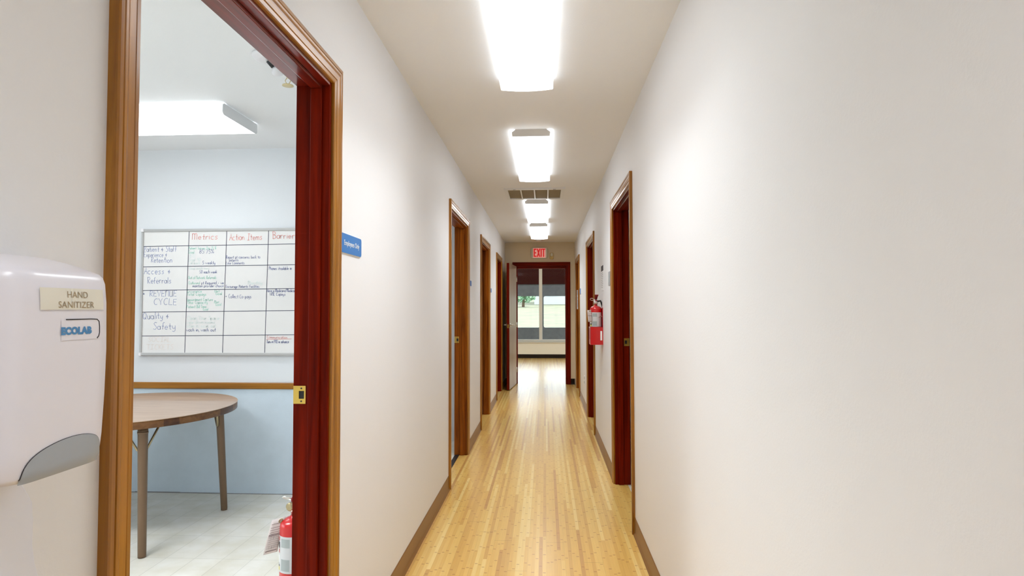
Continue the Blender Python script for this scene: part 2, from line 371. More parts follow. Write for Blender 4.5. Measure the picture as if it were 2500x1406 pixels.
# end wall with its doorway
EX0, EX1 = -0.49, 0.355
bm = BM()
box(bm, -4.7, EX0-JT, YE, YE+TW, 0, HC); box(bm, EX1+JT, 3.6, YE, YE+TW, 0, HC); box(bm, EX0-JT, EX1+JT, YE, YE+TW, ZO, HC)
struct('wall_end', bm, 'tan')
bm = BM(); box(bm, XL, XR, Y0-0.1, Y0, 0, HC); struct('wall_back', bm, 'wall')
bm = BM(); box(bm, -4.7, 3.6, Y0-0.1, 15.9, HC, HC+0.1); struct('ceiling', bm, 'ceiling')
bm = BM(); box(bm, -0.785, 0.600, Y0, YE+TW, -0.1, 0.0); box(bm, -4.7, 3.6, YE+TW, 15.7, -0.1, 0.0); struct('floor', bm, 'bamboo')
bm = BM(); box(bm, -4.7, -0.785, Y0, YE, -0.1, -0.001); struct('floor_left', bm, 'vinyl')
bm = BM(); box(bm, 0.600, 3.6, Y0, YE, -0.1, -0.001); struct('floor_right', bm, 'vinyl')
# rooms on the left: meeting room to Y = 4.12, then one room per door
YB = 4.12
bm = BM(); box(bm, -4.6, XL-TW, YB, YB+0.1, 0.755, HC, 0); box(bm, -4.6, XL-TW, YB, YB+0.1, 0, 0.755, 1)
struct('wall_meeting_room_back', bm, ['room_white', 'room_blue'])
bm = BM(); wy0, wy1, wz0, wz1 = 0.2, 2.6, 0.7, 2.0  # opening cut for the added daylight window
box(bm, -4.7, -4.6, Y0, wy0, 0, HC); box(bm, -4.7, -4.6, wy1, YE, 0, HC); box(bm, -4.7, -4.6, wy0, wy1, 0, wz0); box(bm, -4.7, -4.6, wy0, wy1, wz1, HC)
struct('wall_far_left', bm, 'room_white')
bm = BM(); box(bm, -4.6, XL-TW, -0.7, -0.6, 0, HC); struct('wall_meeting_room_front', bm, 'room_white')
for i, y in enumerate((5.85, 7.95)):
    bm = BM(); box(bm, -4.6, XL-TW, y, y+0.1, 0, HC); struct('wall_left_partition_%d' % (i+1), bm, 'wall')
bm = BM(); box(bm, 3.5, 3.6, Y0, YE, 0, HC); struct('wall_far_right', bm, 'wall')
for i, y in enumerate((2.9, 5.3, 8.0)):
    bm = BM(); box(bm, XR+TW, 3.5, y, y+0.1, 0, HC); struct('wall_right_partition_%d' % (i+1), bm, 'wall')
# front room beyond the end door
YW = 15.7
WZ0, WZ1, WX0, WX1 = 0.43, 2.38, -2.30, 2.10
bm = BM()
box(bm, -4.7, WX0, YW, YW+0.15, 0, HC); box(bm, WX1, 3.6, YW, YW+0.15, 0, HC)
box(bm, WX0, WX1, YW, YW+0.15, 0, WZ0); box(bm, WX0, WX1, YW, YW+0.15, WZ1, HC)
struct('wall_front', bm, 'cream')
for nm, xa, xb in (('wall_front_room_left', -4.7, -4.6), ('wall_front_room_right', 3.5, 3.6)):  # openings let in daylight through the added side windows
    bm = BM(); box(bm, xa, xb, YE+TW, 11.2, 0, HC); box(bm, xa, xb, 15.0, YW, 0, HC); box(bm, xa, xb, 11.2, 15.0, 0, 0.45); box(bm, xa, xb, 11.2, 15.0, 2.3, HC)
    struct(nm, bm, 'wall')

# baseboards: brown vinyl cove strips
def strip(bm, fr, x0, x1, h=0.098):
    prof = [(0.0, 0.0), (0.013, 0.0), (0.009, 0.006), (0.005, 0.018), (0.0045, h-0.004), (0.002, h), (0.0, h)]
    a = [bm.verts.new(fr.p(x0, y, z)) for z, y in prof]; b = [bm.verts.new(fr.p(x1, y, z)) for z, y in prof]
    n = len(prof)
    for i in range(n): bm.faces.new((a[i], a[(i+1) % n], b[(i+1) % n], b[i]))
    bm.faces.new(a[::-1]); bm.faces.new(b)
FL = Fr((XL, 0, 0), (0, 1, 0), (0, 0, 1)); FRt = Fr((XR, 0, 0), (0, -1, 0), (0, 0, 1))
bm = BM(); y = Y0
for d in (1, 2, 3, 4): strip(bm, FL, y, DOORS[d][1]); y = DOORS[d][2]
strip(bm, FL, y, YE); struct('baseboard_left', bm, 'baseboard')
bm = BM(); y = Y0
for d in (5, 6, 7): strip(bm, FRt, -DOORS[d][1], -y); y = DOORS[d][2]
strip(bm, FRt, -YE, -y); struct('baseboard_right', bm, 'baseboard')
FE = Fr((0, YE, 0), (1, 0, 0), (0, 0, 1))
bm = BM(); strip(bm, FE, EX1+0.066, XR-0.013); strip(bm, FE, XL+0.013, EX0-0.066); struct('baseboard_end', bm, 'baseboard_dark')
bm = BM(); strip(bm, Fr((0, YW, 0), (1, 0, 0), (0, 0, 1)), -4.6, 3.5, 0.10); struct('baseboard_front', bm, 'baseboard_dark')
# chair rail and the dark gap at the foot of the meeting room's back wall
FB = Fr((0, YB, 0), (1, 0, 0), (0, 0, 1))
bm = BM()
prof = [(0, 0.732), (0.014, 0.732), (0.019, 0.738), (0.019, 0.770), (0.014, 0.776), (0, 0.776)]
loft(bm, [[FB.p(x, z, t) for t, z in prof] for x in (-4.6, XL-TW)], smooth=False); struct('trim_1', bm, 'rail')
bm = BM()
xx = -4.6
while xx < XL-TW-0.02:
    l = random.uniform(0.12, 0.45); x2 = min(xx+l, XL-TW)
    fbox(bm, FB, xx, x2, -0.001, random.uniform(0.0025, 0.006), 0.0, 0.003); xx = x2
struct('trim_2', bm, 'gasket')

# ------------------------------------------------------------------ door frames
PROF = [(0, 0), (0, 0.009), (0.003, 0.011), (0.013, 0.0125), (0.0145, 0.0105), (0.017, 0.0135), (0.034, 0.0150), (0.040, 0.0175), (0.046, 0.0180), (0.0475, 0.0150), (0.050, 0.0180), (0.058, 0.0180), (CW, 0.0165), (CW, 0)]
def casing(bm, fr, a, b, zt, cw=CW):
    """Moulding swept round a doorway with mitred corners; a, b, zt are the inner edges."""
    k = cw/CW; rings = []
    for u, t in PROF:
        rings.append([fr.p(a-u*k, 0, t), fr.p(a-u*k, zt+u*k, t), fr.p(b+u*k, zt+u*k, t), fr.p(b+u*k, 0, t)])
    vs = [[bm.verts.new(p) for p in r] for r in rings]
    for i in range(len(vs)):
        p, q = vs[i], vs[(i+1) % len(vs)]
        for j in range(3):
            bm.faces.new((p[j], p[j+1], q[j+1], q[j])).material_index = 1 if j == 1 else 0
    bm.faces.new([r[0] for r in vs]); bm.faces.new([r[3] for r in vs][::-1])
def strike_plate(fr, x, z, parent):
    bm = BM(); w, h = 0.040, 0.057
    for bx in ((0, w, 0, 0.016), (0, w, h-0.016, h), (0, 0.018, 0.016, h-0.016), (0.035, w, 0.016, h-0.016)):
        fbox(bm, fr, x+bx[0], x+bx[1], z+bx[2], z+bx[3], 0.0, 0.002)
    pl = mk('strike_plate', bm, 'brass', parent=parent); pl['label'] = 'brass strike plate'
    bm = BM(); fbox(bm, fr, x+0.018, x+0.035, z+0.016, z+0.041, 0.0, 0.0006); mk('latch_hole', bm, 'black', parent=pl)
    for zz in (0.008, h-0.008):
        bm = BM(); prism(bm, Fr(fr.p(x+0.026, z+zz), fr.r, fr.u), [(0.003*math.cos(a*math.pi/4), 0.003*math.sin(a*math.pi/4)) for a in range(8)], 0.002, 0.0026)
        mk('screw', bm, 'dark_line', parent=pl)
def side_door(n):
    s, ya, yb = DOORS[n]; sg = 1 if s == 'L' else -1
    xc = XL if s == 'L' else XR                       # corridor face
    xr = xc - sg*TW                                   # room face
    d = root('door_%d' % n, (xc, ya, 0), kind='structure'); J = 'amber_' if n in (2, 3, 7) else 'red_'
    ia, ib, it = ya+CW, yb-CW, ZT-CW
    bm = BM()
    if s == 'L': casing(bm, FL, ia, ib, it)
    else: casing(bm, FRt, -ib, -ia, it)
    mk('casing', bm, ['brown_z', 'brown_y'], parent=d)
    x0, x1 = sorted((xc, xr)); ja, jb, jt = ia+RV, ib-RV, it-RV
    # the jamb's edge shows as a thin reveal inside the casing
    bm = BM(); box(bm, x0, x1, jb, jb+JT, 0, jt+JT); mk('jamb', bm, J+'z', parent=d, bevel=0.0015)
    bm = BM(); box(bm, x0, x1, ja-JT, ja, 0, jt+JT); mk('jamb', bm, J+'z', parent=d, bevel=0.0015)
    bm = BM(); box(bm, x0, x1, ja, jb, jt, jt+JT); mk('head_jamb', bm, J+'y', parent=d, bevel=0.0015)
    # door stop, three strips
    sx0, sx1 = sorted((xc-sg*0.025, xc-sg*0.062))
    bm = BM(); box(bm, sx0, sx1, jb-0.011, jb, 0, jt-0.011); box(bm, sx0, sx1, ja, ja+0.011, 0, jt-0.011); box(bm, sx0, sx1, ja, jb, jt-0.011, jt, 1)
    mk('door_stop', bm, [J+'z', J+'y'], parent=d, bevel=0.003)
    # strike plate on the far jamb, at the room's edge
    fj = Fr((0, jb, 0), (1, 0, 0), (0, 0, 1))
    if n in (1, 2, 5):
        if s == 'L': strike_plate(fj, xr+0.001, 0.989, d)
        else: strike_plate_right(fj, xr, d)
    if n == 2:
        bm = BM(); box(bm, -0.803, -0.765, ja, jb, 0, 0.004); o = mk('threshold', bm, 'black', parent=d); o['label'] = 'black threshold strip'
    return d
def strike_plate_right(fj, xr, d):
    bm = BM(); w, h, x, z = 0.040, 0.057, xr-0.041, 1.015
    for bx in ((0, w, 0, 0.016), (0, w, h-0.016, h), (0, 0.006, 0.016, h-0.016), (0.022, w, 0.016, h-0.016)):
        fbox(bm, fj, x+bx[0], x+bx[1], z+bx[2], z+bx[3], 0.0, 0.002)
    pl = mk('strike_plate', bm, 'brass', parent=d); pl['label'] = 'brass strike plate'
    bm = BM(); fbox(bm, fj, x+0.006, x+0.022, z+0.016, z+0.041, 0, 0.0006); mk('latch_hole', bm, 'black', parent=pl)
for n in DOORS: side_door(n)
# end doorway
d8 = root('door_8', (0, YE, 0), kind='structure')
bm = BM(); casing(bm, FE, EX0-RV, EX1+RV, ZT-CW); mk('casing', bm, ['red_z', 'red_x'], parent=d8)
bm = BM(); casing(bm, Fr((0, YE+TW, 0), (-1, 0, 0), (0, 0, 1)), -EX1-RV, -EX0+RV, ZT-CW); mk('room_side_casing', bm, ['red_z', 'red_x'], parent=d8)
jt = ZT-CW-RV
for x0, x1 in ((EX0-JT, EX0), (EX1, EX1+JT)):
    bm = BM(); box(bm, x0, x1, YE, YE+TW, 0, jt+JT); mk('jamb', bm, 'red_z', parent=d8, bevel=0.0015)
bm = BM(); box(bm, EX0, EX1, YE, YE+TW, jt, jt+JT); mk('head_jamb', bm, 'red_x', parent=d8, bevel=0.0015)
bm = BM(); box(bm, EX0, EX0+0.011, YE+0.05, YE+0.088, 0, jt-0.034); box(bm, EX1-0.011, EX1, YE+0.05, YE+0.088, 0, jt-0.034); box(bm, EX0, EX1, YE+0.05, YE+0.088, jt-0.034, jt, 1)
mk('door_stop', bm, ['red_z', 'red_x'], parent=d8, bevel=0.003)

# the open door leaf, hinged at the left jamb and swung back into the corridor
hinge = Vector((-0.496, YE-0.024, 0.0))
ang = math.radians(5.2)
dn = Vector((-math.sin(ang), -math.cos(ang), 0)); dr = Vector((math.cos(ang), -math.sin(ang), 0))   # along the leaf, across it
leaf = root('open_door', hinge, 'open flush wooden door with steel lever handle below the EXIT sign', 'door', kind='thing')
FD = Fr(hinge, -dn, (0, 0, 1))      # seen from its right face: local x runs towards the hinge, -x to the free edge
LW, LH, LT = 0.815, 2.022, 0.042
bm = BM(); fbox(bm, FD, -LW+0.0006, 0, 0.012, LH, -LT, 0); mk('panel', bm, 'door_face', parent=leaf, bevel=0.001)
bm = BM(); fbox(bm, FD, -LW, -LW+0.0006, 0.012, LH, -LT, 0); o = mk('edge_band', bm, 'red_z', parent=leaf); o['label'] = 'dark red free edge'
bm = BM(); fbox(bm, FD, -LW-0.0015, -LW, 0.985, 1.045, -LT+0.008, -0.008); mk('latch_plate', bm, 'brass', parent=leaf)
for sgn in (1, -1):
    z0 = 0.0 if sgn > 0 else -LT
    bm = BM(); c = FD.p(-LW+0.065, 1.035, z0)
    n = FD.n*sgn
    tube(bm, [c, c+n*0.010, c+n*0.012], [0.032, 0.032, 0.026], 20); tube(bm, [c+n*0.012, c+n*0.048], 0.011, 14)
    h = mk('lever_handle', bm, 'steel', parent=leaf)
    bm = BM(); e = c+n*0.048
    tube(bm, [e+dn*0.012, e-dn*0.03, e-dn*0.075, e-dn*0.105+Vector((0, 0, -0.004))], [0.010, 0.010, 0.008, 0.007], 12); mk('lever', bm, 'steel', parent=h)
for zz in (0.25, 1.02, 1.80):
    bm = BM(); p = FD.p(0.006, zz, 0.004); tube(bm, [p-Vector((0, 0, 0.045)), p+Vector((0, 0, 0.045))], 0.006, 10); mk('hinge', bm, 'steel', parent=leaf)

# ------------------------------------------------------------------ front window and what lies outside
w1 = root('window_1', (0, YW, WZ0), kind='structure')
bm = BM()
def wf(bm, x0, x1, z0, z1, y0=YW+0.03, y1=YW+0.10): box(bm, x0, x1, y0, y1, z0, z1)
wf(bm, WX0+0.05, WX1-0.05, WZ0, WZ0+0.055); wf(bm, WX0+0.05, WX1-0.05, WZ1-0.03, WZ1)
for x in (WX0, WX1-0.05): wf(bm, x, x+0.05, WZ0, WZ1)
for x in (-0.165, -1.26, 0.93): wf(bm, x, x+0.085, WZ0+0.055, WZ1-0.03)
mk('window_frame', bm, 'ebox', parent=w1, bevel=0.004)
bm = BM(); box(bm, WX0-0.03, WX1+0.03, YW-0.035, YW+0.03, WZ0-0.028, WZ0); mk('window_sill', bm, 'ebox', parent=w1, bevel=0.004)
for a, b in ((WX0+0.05, -1.26), (-1.175, -0.165), (-0.08, 0.93), (1.015, WX1-0.05)):
    bm = BM(); box(bm, a, b, YW+0.062, YW+0.066, WZ0+0.055, WZ1-0.03); mk('pane', bm, 'glass', parent=w1)
w2 = root('added_window_2', (-4.65, wy0, wz0), kind='structure')  # unseen window, added to bring daylight into the meeting room
bm = BM()
for y_ in (wy0, (wy0+wy1)/2-0.03, wy1-0.06): box(bm, -4.68, -4.62, y_, y_+0.06, wz0, wz1)
for z_ in (wz0, wz1-0.05): box(bm, -4.68, -4.62, wy0+0.06, wy1-0.06, z_, z_+0.05)
mk('window_frame', bm, 'ebox', parent=w2)
for a, b in ((wy0+0.06, (wy0+wy1)/2-0.03), ((wy0+wy1)/2+0.03, wy1-0.06)):
    bm = BM(); box(bm, -4.652, -4.648, a, b, wz0+0.05, wz1-0.05); mk('pane', bm, 'glass', parent=w2)
for nm, xm in (('added_window_3', -4.65), ('added_window_4', 3.55)):  # unseen side windows, added to brighten the front room
    w3 = root(nm, (xm, 11.2, 0.45), kind='structure'); bm = BM()
    for y_ in (11.2, 12.44, 13.70, 14.94): box(bm, xm-0.03, xm+0.03, y_, y_+0.06, 0.45, 2.3)
    for z_ in (0.45, 2.25): box(bm, xm-0.025, xm+0.025, 11.26, 14.94, z_, z_+0.05)
    mk('window_frame', bm, 'ebox', parent=w3)
    for y_ in (11.26, 12.50, 13.76):
        bm = BM(); box(bm, xm-0.002, xm+0.002, y_, y_+1.18, 0.50, 2.25); mk('pane', bm, 'glass', parent=w3)
bm = BM(); box(bm, -6, 5, YW+0.15, 18.2, -0.12, -0.02); struct('floor_porch', bm, 'concrete')
bm = BM(); FP = Fr((0, 18.0, 0), (1, 0, 0), (0, 0, 1))
# porch wall with openings: built as a frame of posts and rails with rounded corners filled in
ops = [(-2.45, -1.275), (-1.165, -0.165), (-0.050, 0.95), (1.06, 2.2)]
box(bm, -6, 5, 18.0, 18.12, -0.02, 0.728); box(bm, -6, 5, 18.0, 18.12, 1.672, 2.03)
xs = [-6]+[v for o in ops for v in o]+[5]
for i in range(0, len(xs), 2): box(bm, xs[i], xs[i+1], 18.0, 18.12, 0.728, 1.672)
def fillet(bm, cx, cz, dx, dz, r=0.05):
    pts = [(cx, cz)]+[(cx+dx*r*(1-math.sin(math.pi/2*k/5)), cz+dz*r*(1-math.cos(math.pi/2*k/5))) for k in range(6)]
    prism(bm, FP, pts, -0.12, 0.0)
for a, b in ops:
    for cx, dx in ((a, 1), (b, -1)):
        for cz, dz in ((0.728, 1), (1.672, -1)): fillet(bm, cx, cz, dx, dz)
struct('wall_porch', bm, 'porch_grey')
bm = BM(); box(bm, -6, 5, 17.9, 18.2, 2.03, 2.9); struct('trim_3', bm, 'porch_red')
bm = BM(); box(bm, -6, 5, YW+0.15, 18.2, 2.9, 3.0); struct('ceiling_porch', bm, 'porch_red')
bm = BM()
nx, ny = 24, 30
gv = [[bm.verts.new((-40+80*i/nx, 18.2+80*j/ny, -0.15+0.045*80*j/ny)) for j in range(ny+1)] for i in range(nx+1)]
for i in range(nx):
    for j in range(ny): bm.faces.new((gv[i][j], gv[i+1][j], gv[i+1][j+1], gv[i][j+1]))
tag(mk('grass_field', bm, 'grass'), 'pale green grass field seen through the front window', 'grass', kind='stuff')
hb = root('building', (2.4, 60, 1.73), 'white building across the field, seen through the front window', 'building')
bm = BM(); box(bm, -1.1, 16, 60, 68, 1.5, 5.2); mk('wall', bm, 'facade', parent=hb)
bm = BM(); loft(bm, [[(x, 59.5, 5.2), (x, 64, 7.0), (x, 68.5, 5.2)] for x in (-1.6, 16.5)], smooth=False); mk('roof', bm, 'roofing', parent=hb)
for x in (0.2, 2.6, 4.4, 6.2, 9.0):
    bm = BM(); box(bm, x, x+0.9, 59.93, 60.0, 2.6, 3.8); mk('window', bm, 'roofing', parent=hb)
def tree(x, y, h, r, label):
    t = root('tree', (x, y, -0.15+0.045*(y-18.2)), label, 'tree')
    bm = BM(); tube(bm, [(x, y, -0.15+0.045*(y-18.2)), (x+0.05, y, h*0.4+1.5), (x, y, h*0.7+1.5)], [r*0.10, r*0.08, r*0.03], 8); mk('trunk', bm, 'bark', parent=t)
    bm = BM(); rnd = random.Random(int(x*10))
    for k in range(420):
        a, b_, q = rnd.uniform(0, 6.28), rnd.uniform(-1, 1), rnd.random()**0.4
        c = Vector((x+r*q*math.cos(a)*math.sqrt(1-b_*b_), y+r*q*math.sin(a)*math.sqrt(1-b_*b_), 1.5+h*0.58+h*0.42*q*b_))
        s = rnd.uniform(0.16, 0.34)*r*0.5; u = Vector((rnd.uniform(-1, 1), rnd.uniform(-1, 1), rnd.uniform(-1, 1))).normalized(); w = u.orthogonal().normalized(); v = u.cross(w)
        bm.faces.new([bm.verts.new(c+w*s), bm.verts.new(c+v*s*0.6), bm.verts.new(c-w*s), bm.verts.new(c-v*s*0.6)])
    mk('foliage', bm, 'leaves', parent=t, recalc=False)
tree(-2.0, 54, 1.9, 1.3, 'pale green tree left of the white building, seen through the front window')

# ------------------------------------------------------------------ ceiling lamps of the corridor
def lamp(y0, y1, label, xc=-0.0875):
    t = root('ceiling_light', (xc, (y0+y1)/2, HC), label, 'ceiling light', 'wraparound ceiling lights along the corridor')
    bm = BM(); box(bm, xc-0.095, xc+0.095, y0+0.004, y1-0.004, HC-0.020, HC); mk('housing', bm, 'white_paint', parent=t)
    hexa = [(-0.100, -0.0), (-0.124, -0.018), (-0.121, -0.046), (0.121, -0.046), (0.124, -0.018), (0.100, 0.0)]
    for ye, dr in ((y0, 1), (y1, -1)):
        bm = BM(); prism(bm, Fr((xc, ye, HC), (1, 0, 0), (0, 0, 1)), hexa, -0.004 if dr > 0 else 0.0, 0.0 if dr > 0 else 0.004)
        mk('end_plate', bm, 'plate', parent=t)
    # curved acrylic wrap: side lips and a gently bowed underside
    sec = [(-0.1265, -0.014), (-0.131, -0.030), (-0.1305, -0.049)] + [(-0.128+0.256*k/12, -0.0525-0.0085*(1-((k-6)/6)**2)) for k in range(13)] + [(0.1305, -0.049), (0.131, -0.030), (0.1265, -0.014)]
    ins = [(x*0.985, z+0.0022 if abs(x) < 0.129 else z) for x, z in sec]
    loop = sec + ins[::-1]
    bm = BM(); loft(bm, [[(xc+x, y, HC+z) for x, z in loop] for y in (y0-0.003, y1+0.003)], smooth=False)
    for f in bm.faces:
        if abs(f.calc_center_median().x-xc) > 0.1283: f.material_index = 1
    mk('diffuser', bm, ['lens', 'lens_lip'], parent=t)
    al_ = bpy.data.lights.new('lamp_light', 'AREA'); al_.shape = 'RECTANGLE'; al_.size = 0.235; al_.size_y = y1-y0-0.03; al_.energy = LAMP_W
    al_.spread = math.radians(120); al_.color = (0.90, 0.953, 1.0)
    lo = bpy.data.objects.new('lamp_light', al_); COL.objects.link(lo); lo.parent = t; lo.location = (0, 0, -0.0635)
    return t
lamp(1.637, 2.948, 'nearest long lit ceiling light, cut off by the top of the frame')
lamp(3.782, 5.093, 'second lit ceiling light, just before the ceiling vent')
lamp(6.245, 7.550, 'third lit ceiling light, just past the ceiling vent')
lamp(7.985, 9.345, 'farthest lit ceiling light, above the EXIT sign')
lamp(-1.08, 0.19, 'unseen ceiling light added behind the viewer to brighten the near corridor')  # out of view, added to light the near walls
# lamp of the meeting room: square-edged wrap with flat end plates
def box_lamp(x0, x1, y0, y1, label, name='ceiling_light', watt=2.4):
    t = root(name, ((x0+x1)/2, (y0+y1)/2, HC), label, 'ceiling light')
    bm = BM(); box(bm, x0+0.01, x1-0.01, y0+0.04, y1-0.04, HC-0.03, HC); mk('housing', bm, 'white_paint', parent=t)
    pl = [(y0+0.012, -0.004), (y0, -0.014), (y0, -0.056), (y0+0.012, -0.068), (y1-0.012, -0.068), (y1, -0.056), (y1, -0.014), (y1-0.012, -0.004)]
    for xe in (x0, x1-0.004):
        bm = BM(); prism(bm, Fr((xe, 0, HC), (0, 1, 0), (0, 0, 1)), pl, 0.0, 0.004); mk('end_plate', bm, 'white_paint', parent=t)
    sec = [(y0+0.004, -0.008), (y0+0.002, -0.052), (y0+0.016, -0.0655), (y1-0.016, -0.0655), (y1-0.002, -0.052), (y1-0.004, -0.008)]
    ins = [(y0+0.007, -0.008), (y0+0.005, -0.051), (y0+0.017, -0.0625), (y1-0.017, -0.0625), (y1-0.005, -0.051), (y1-0.007, -0.008)]
    bm = BM(); loft(bm, [[(x, y, HC+z) for y, z in sec+ins[::-1]] for x in (x0+0.004, x1-0.004)], smooth=False)
    for f in bm.faces:
        if f.calc_center_median().z > HC-0.058: f.material_index = 1
    mk('diffuser', bm, ['lens_side', 'lens_side_lip'], parent=t)
    al_ = bpy.data.lights.new('lamp_light', 'AREA'); al_.shape = 'RECTANGLE'; al_.size = x1-x0-0.03; al_.size_y = y1-y0-0.05; al_.energy = watt
    al_.spread = math.radians(140); al_.color = (0.93, 0.97, 1.0)
    lo = bpy.data.objects.new('lamp_light', al_); COL.objects.link(lo); lo.parent = t; lo.location = (0, 0, -0.0690)
    return t
box_lamp(-3.02, -1.777, 3.172, 3.565, 'wide lit ceiling light in the meeting room, above the whiteboard')
box_lamp(-2.96, -1.735, 1.25, 1.645, 'unseen ceiling light added to brighten the meeting room, nearer the corridor viewer', watt=24.0)  # hidden extra lamp, added as fill for the meeting room
box_lamp(-2.6, -1.4, 4.85, 5.2, 'unseen ceiling light added to light the small room behind the second left doorway')  # out of view, added only for its light in this room

box_lamp(-1.9, -0.7, 12.2, 12.6, 'unseen left ceiling light added to brighten the front room beyond the end doorway')  # this lamp and the next are unseen, added to brighten the front room
box_lamp(0.6, 1.8, 12.2, 12.6, 'unseen right ceiling light added to brighten the front room beyond the end doorway')

# return-air vent
vt = root('ceiling_vent', (-0.10, 5.90, HC), 'white ceiling vent with four dusty brown panes between two lights', 'vent')
vx0, vx1, vy0, vy1 = -0.392, 0.190, 5.635, 6.185
bm = BM(); zz0, zz1 = HC-0.012, HC
cw = (vx1-vx0-0.07-3*0.012)/4
box(bm, vx0, vx0+0.035, vy0, vy1, zz0, zz1); box(bm, vx1-0.035, vx1, vy0, vy1, zz0, zz1)
box(bm, vx0+0.035, vx1-0.035, vy0, vy0+0.05, zz0, zz1); box(bm, vx0+0.035, vx1-0.035, vy1-0.05, vy1, zz0, zz1)
for k in range(3):
    x = vx0+0.035+(k+1)*cw+k*0.012; box(bm, x, x+0.012, vy0+0.05, vy1-0.05, zz0, zz1)
mk('frame', bm, 'white_paint', parent=vt)
for k in range(4):
    x = vx0+0.035+k*(cw+0.012); bm = BM(); box(bm, x, x+cw, vy0+0.05, vy1-0.05, HC-0.003, HC); mk('filter', bm, 'filter', parent=vt)
for x in (vx0+0.10, vx1-0.10):
    bm = BM(); box(bm, x-0.012, x+0.012, vy0+0.012, vy0+0.026, HC-0.018, HC-0.012); mk('latch', bm, 'alu', parent=vt)
# smoke detector past the last light
sd = root('smoke_detector', (-0.105, 9.78, HC), 'small round smoke detector on the ceiling past the last light', 'smoke detector')
bm = BM(); lathe(bm, (-0.105, 9.78, HC), [(0.050, 0.0), (0.055, 0.004), (0.055, 0.012)], 24, axis='d'); mk('base', bm, 'plate', parent=sd)
bm = BM(); lathe(bm, (-0.105, 9.78, HC-0.012), [(0.048, 0.0), (0.046, 0.014), (0.034, 0.026), (0.015, 0.030)], 24, axis='d'); mk('cover', bm, 'white_plastic', parent=sd)

# ------------------------------------------------------------------ signs
FE_S = Fr((0, YE, 0), (1, 0, 0), (0, 0, 1))
ex = root('exit_sign', (-0.104, YE, 2.25), 'lit white EXIT sign with red letters above the open doorway', 'sign')
bm = BM(); prism(bm, FE_S, rrect(-0.245, 0.037, 2.160, 2.345, 0.03), 0.0, 0.035); mk('housing', bm, 'cream_plastic', parent=ex, bevel=0.004)
bm = BM(); prism(bm, FE_S, rrect(-0.206, 0.008, 2.170, 2.335, 0.006), 0.035, 0.037); pn = mk('panel', bm, 'exit_pink', parent=ex)
bm = BM(); FEs = Fr((0, YE-0.0375, 2.183), (1, 0, 0), (0, 0, 1)); h = 0.142
def bars(bm, fr, segs, z1=0.002, mi=0):
    for (x0, y0, x1, y1, w) in segs:
        a = Vector((x0, y0)); b = Vector((x1, y1)); d = (b-a).normalized(); n = Vector((-d.y, d.x))*w/2
        prism(bm, fr, [tuple(a-n), tuple(b-n), tuple(b+n), tuple(a+n)], 0.0, z1, mi)
st = 0.0215
x = -0.197; bars(bm, FEs, [(x+st/2, 0, x+st/2, h, st), (x+st, h-st/2, x+0.050, h-st/2, st), (x+st, h/2, x+0.044, h/2, st), (x+st, st/2, x+0.050, st/2, st)])
x = -0.140; bars(bm, FEs, [(x+0.006, 0, x+0.048, h, st)]); bars(bm, FEs, [(x+0.048, 0, x+0.006, h, st)], 0.0021)
x = -0.079; bars(bm, FEs, [(x+st/2, 0, x+st/2, h, st)])
x = -0.054; bars(bm, FEs, [(x+0.028, 0, x+0.028, h-st, st), (x, h-st/2, x+0.056, h-st/2, st)])
mk('lettering', bm, 'exit_red', parent=ex)
al = root('emergency_strobe', (0.111, YE, 2.2), 'small cream and amber alarm strobe right of the EXIT sign', 'alarm')
bm = BM(); prism(bm, FE_S, rrect(0.080, 0.143, 2.143, 2.258, 0.02), 0.0, 0.02); mk('housing', bm, 'amber', parent=al, bevel=0.003)
bm = BM(); prism(bm, FE_S, rrect(0.088, 0.135, 2.192, 2.250, 0.015), 0.02, 0.045); mk('strobe_lens', bm, 'cream_plastic', parent=al, bevel=0.008)

def blue_sign(y0, y1, z0, z1, label, side='L', text=None, grp='blue room signs'):
    fr = Fr((XL, 0, 0), (0, 1, 0), (0, 0, 1)) if side == 'L' else Fr((XR, 0, 0), (0, -1, 0), (0, 0, 1))
    a, b = (y0, y1) if side == 'L' else (-y1, -y0)
    t = root('room_sign', fr.p((a+b)/2, (z0+z1)/2), label, 'sign', grp)
    bm = BM(); prism(bm, fr, rrect(a, b, z0, z1, 0.012), 0.0, 0.003); mk('backing', bm, 'sign_white', parent=t)
    bm = BM(); prism(bm, fr, rrect(a+0.002, b-0.002, z0+0.002, z1-0.002, 0.010), 0.003, 0.005); mk('face', bm, 'sign_blue', parent=t)
    if text: text_part('lettering', text, fr, (a+b)/2, z0+0.029, 0.026, 'sign_white', t, sx=0.98, align='CENTER', z=0.0054)
    return t
blue_sign(1.985, 2.212, 1.485, 1.556, 'blue wall sign reading Employees Only beside the nearest doorway', text='Employees Only')
blue_sign(5.41, 5.58, 1.503, 1.556, 'small blue sign beside the second doorway on the left')
blue_sign(7.47, 7.68, 1.500, 1.556, 'small blue sign beside the third doorway on the left')
blue_sign(8.56, 8.79, 1.500, 1.585, 'small blue sign on the right wall near the far doorway', 'R')
# printed notice on the right wall
nt_ = root('printed_notice', (XR, 5.33, 1.55), 'tall white printed notice with a dark header above the extinguisher', 'notice')
fr = Fr((XR, 0, 0), (0, -1, 0), (0, 0, 1))
bm = BM(); fbox(bm, fr, -5.435, -5.225, 1.452, 1.675, 0, 0.003); mk('sheet', bm, 'sign_white', parent=nt_)
bm = BM(); fbox(bm, fr, -5.432, -5.228, 1.625, 1.673, 0.003, 0.0036); o = mk('header', bm, 'dark_line', parent=nt_); o['label'] = 'dark header band'
bm = BM()
for k in range(9):
    z = 1.606-0.016*k; fbox(bm, fr, -5.425, -5.245-random.uniform(0, 0.06), z, z+0.0045, 0.003, 0.0035)
mk('print', bm, 'sign_grey', parent=nt_)
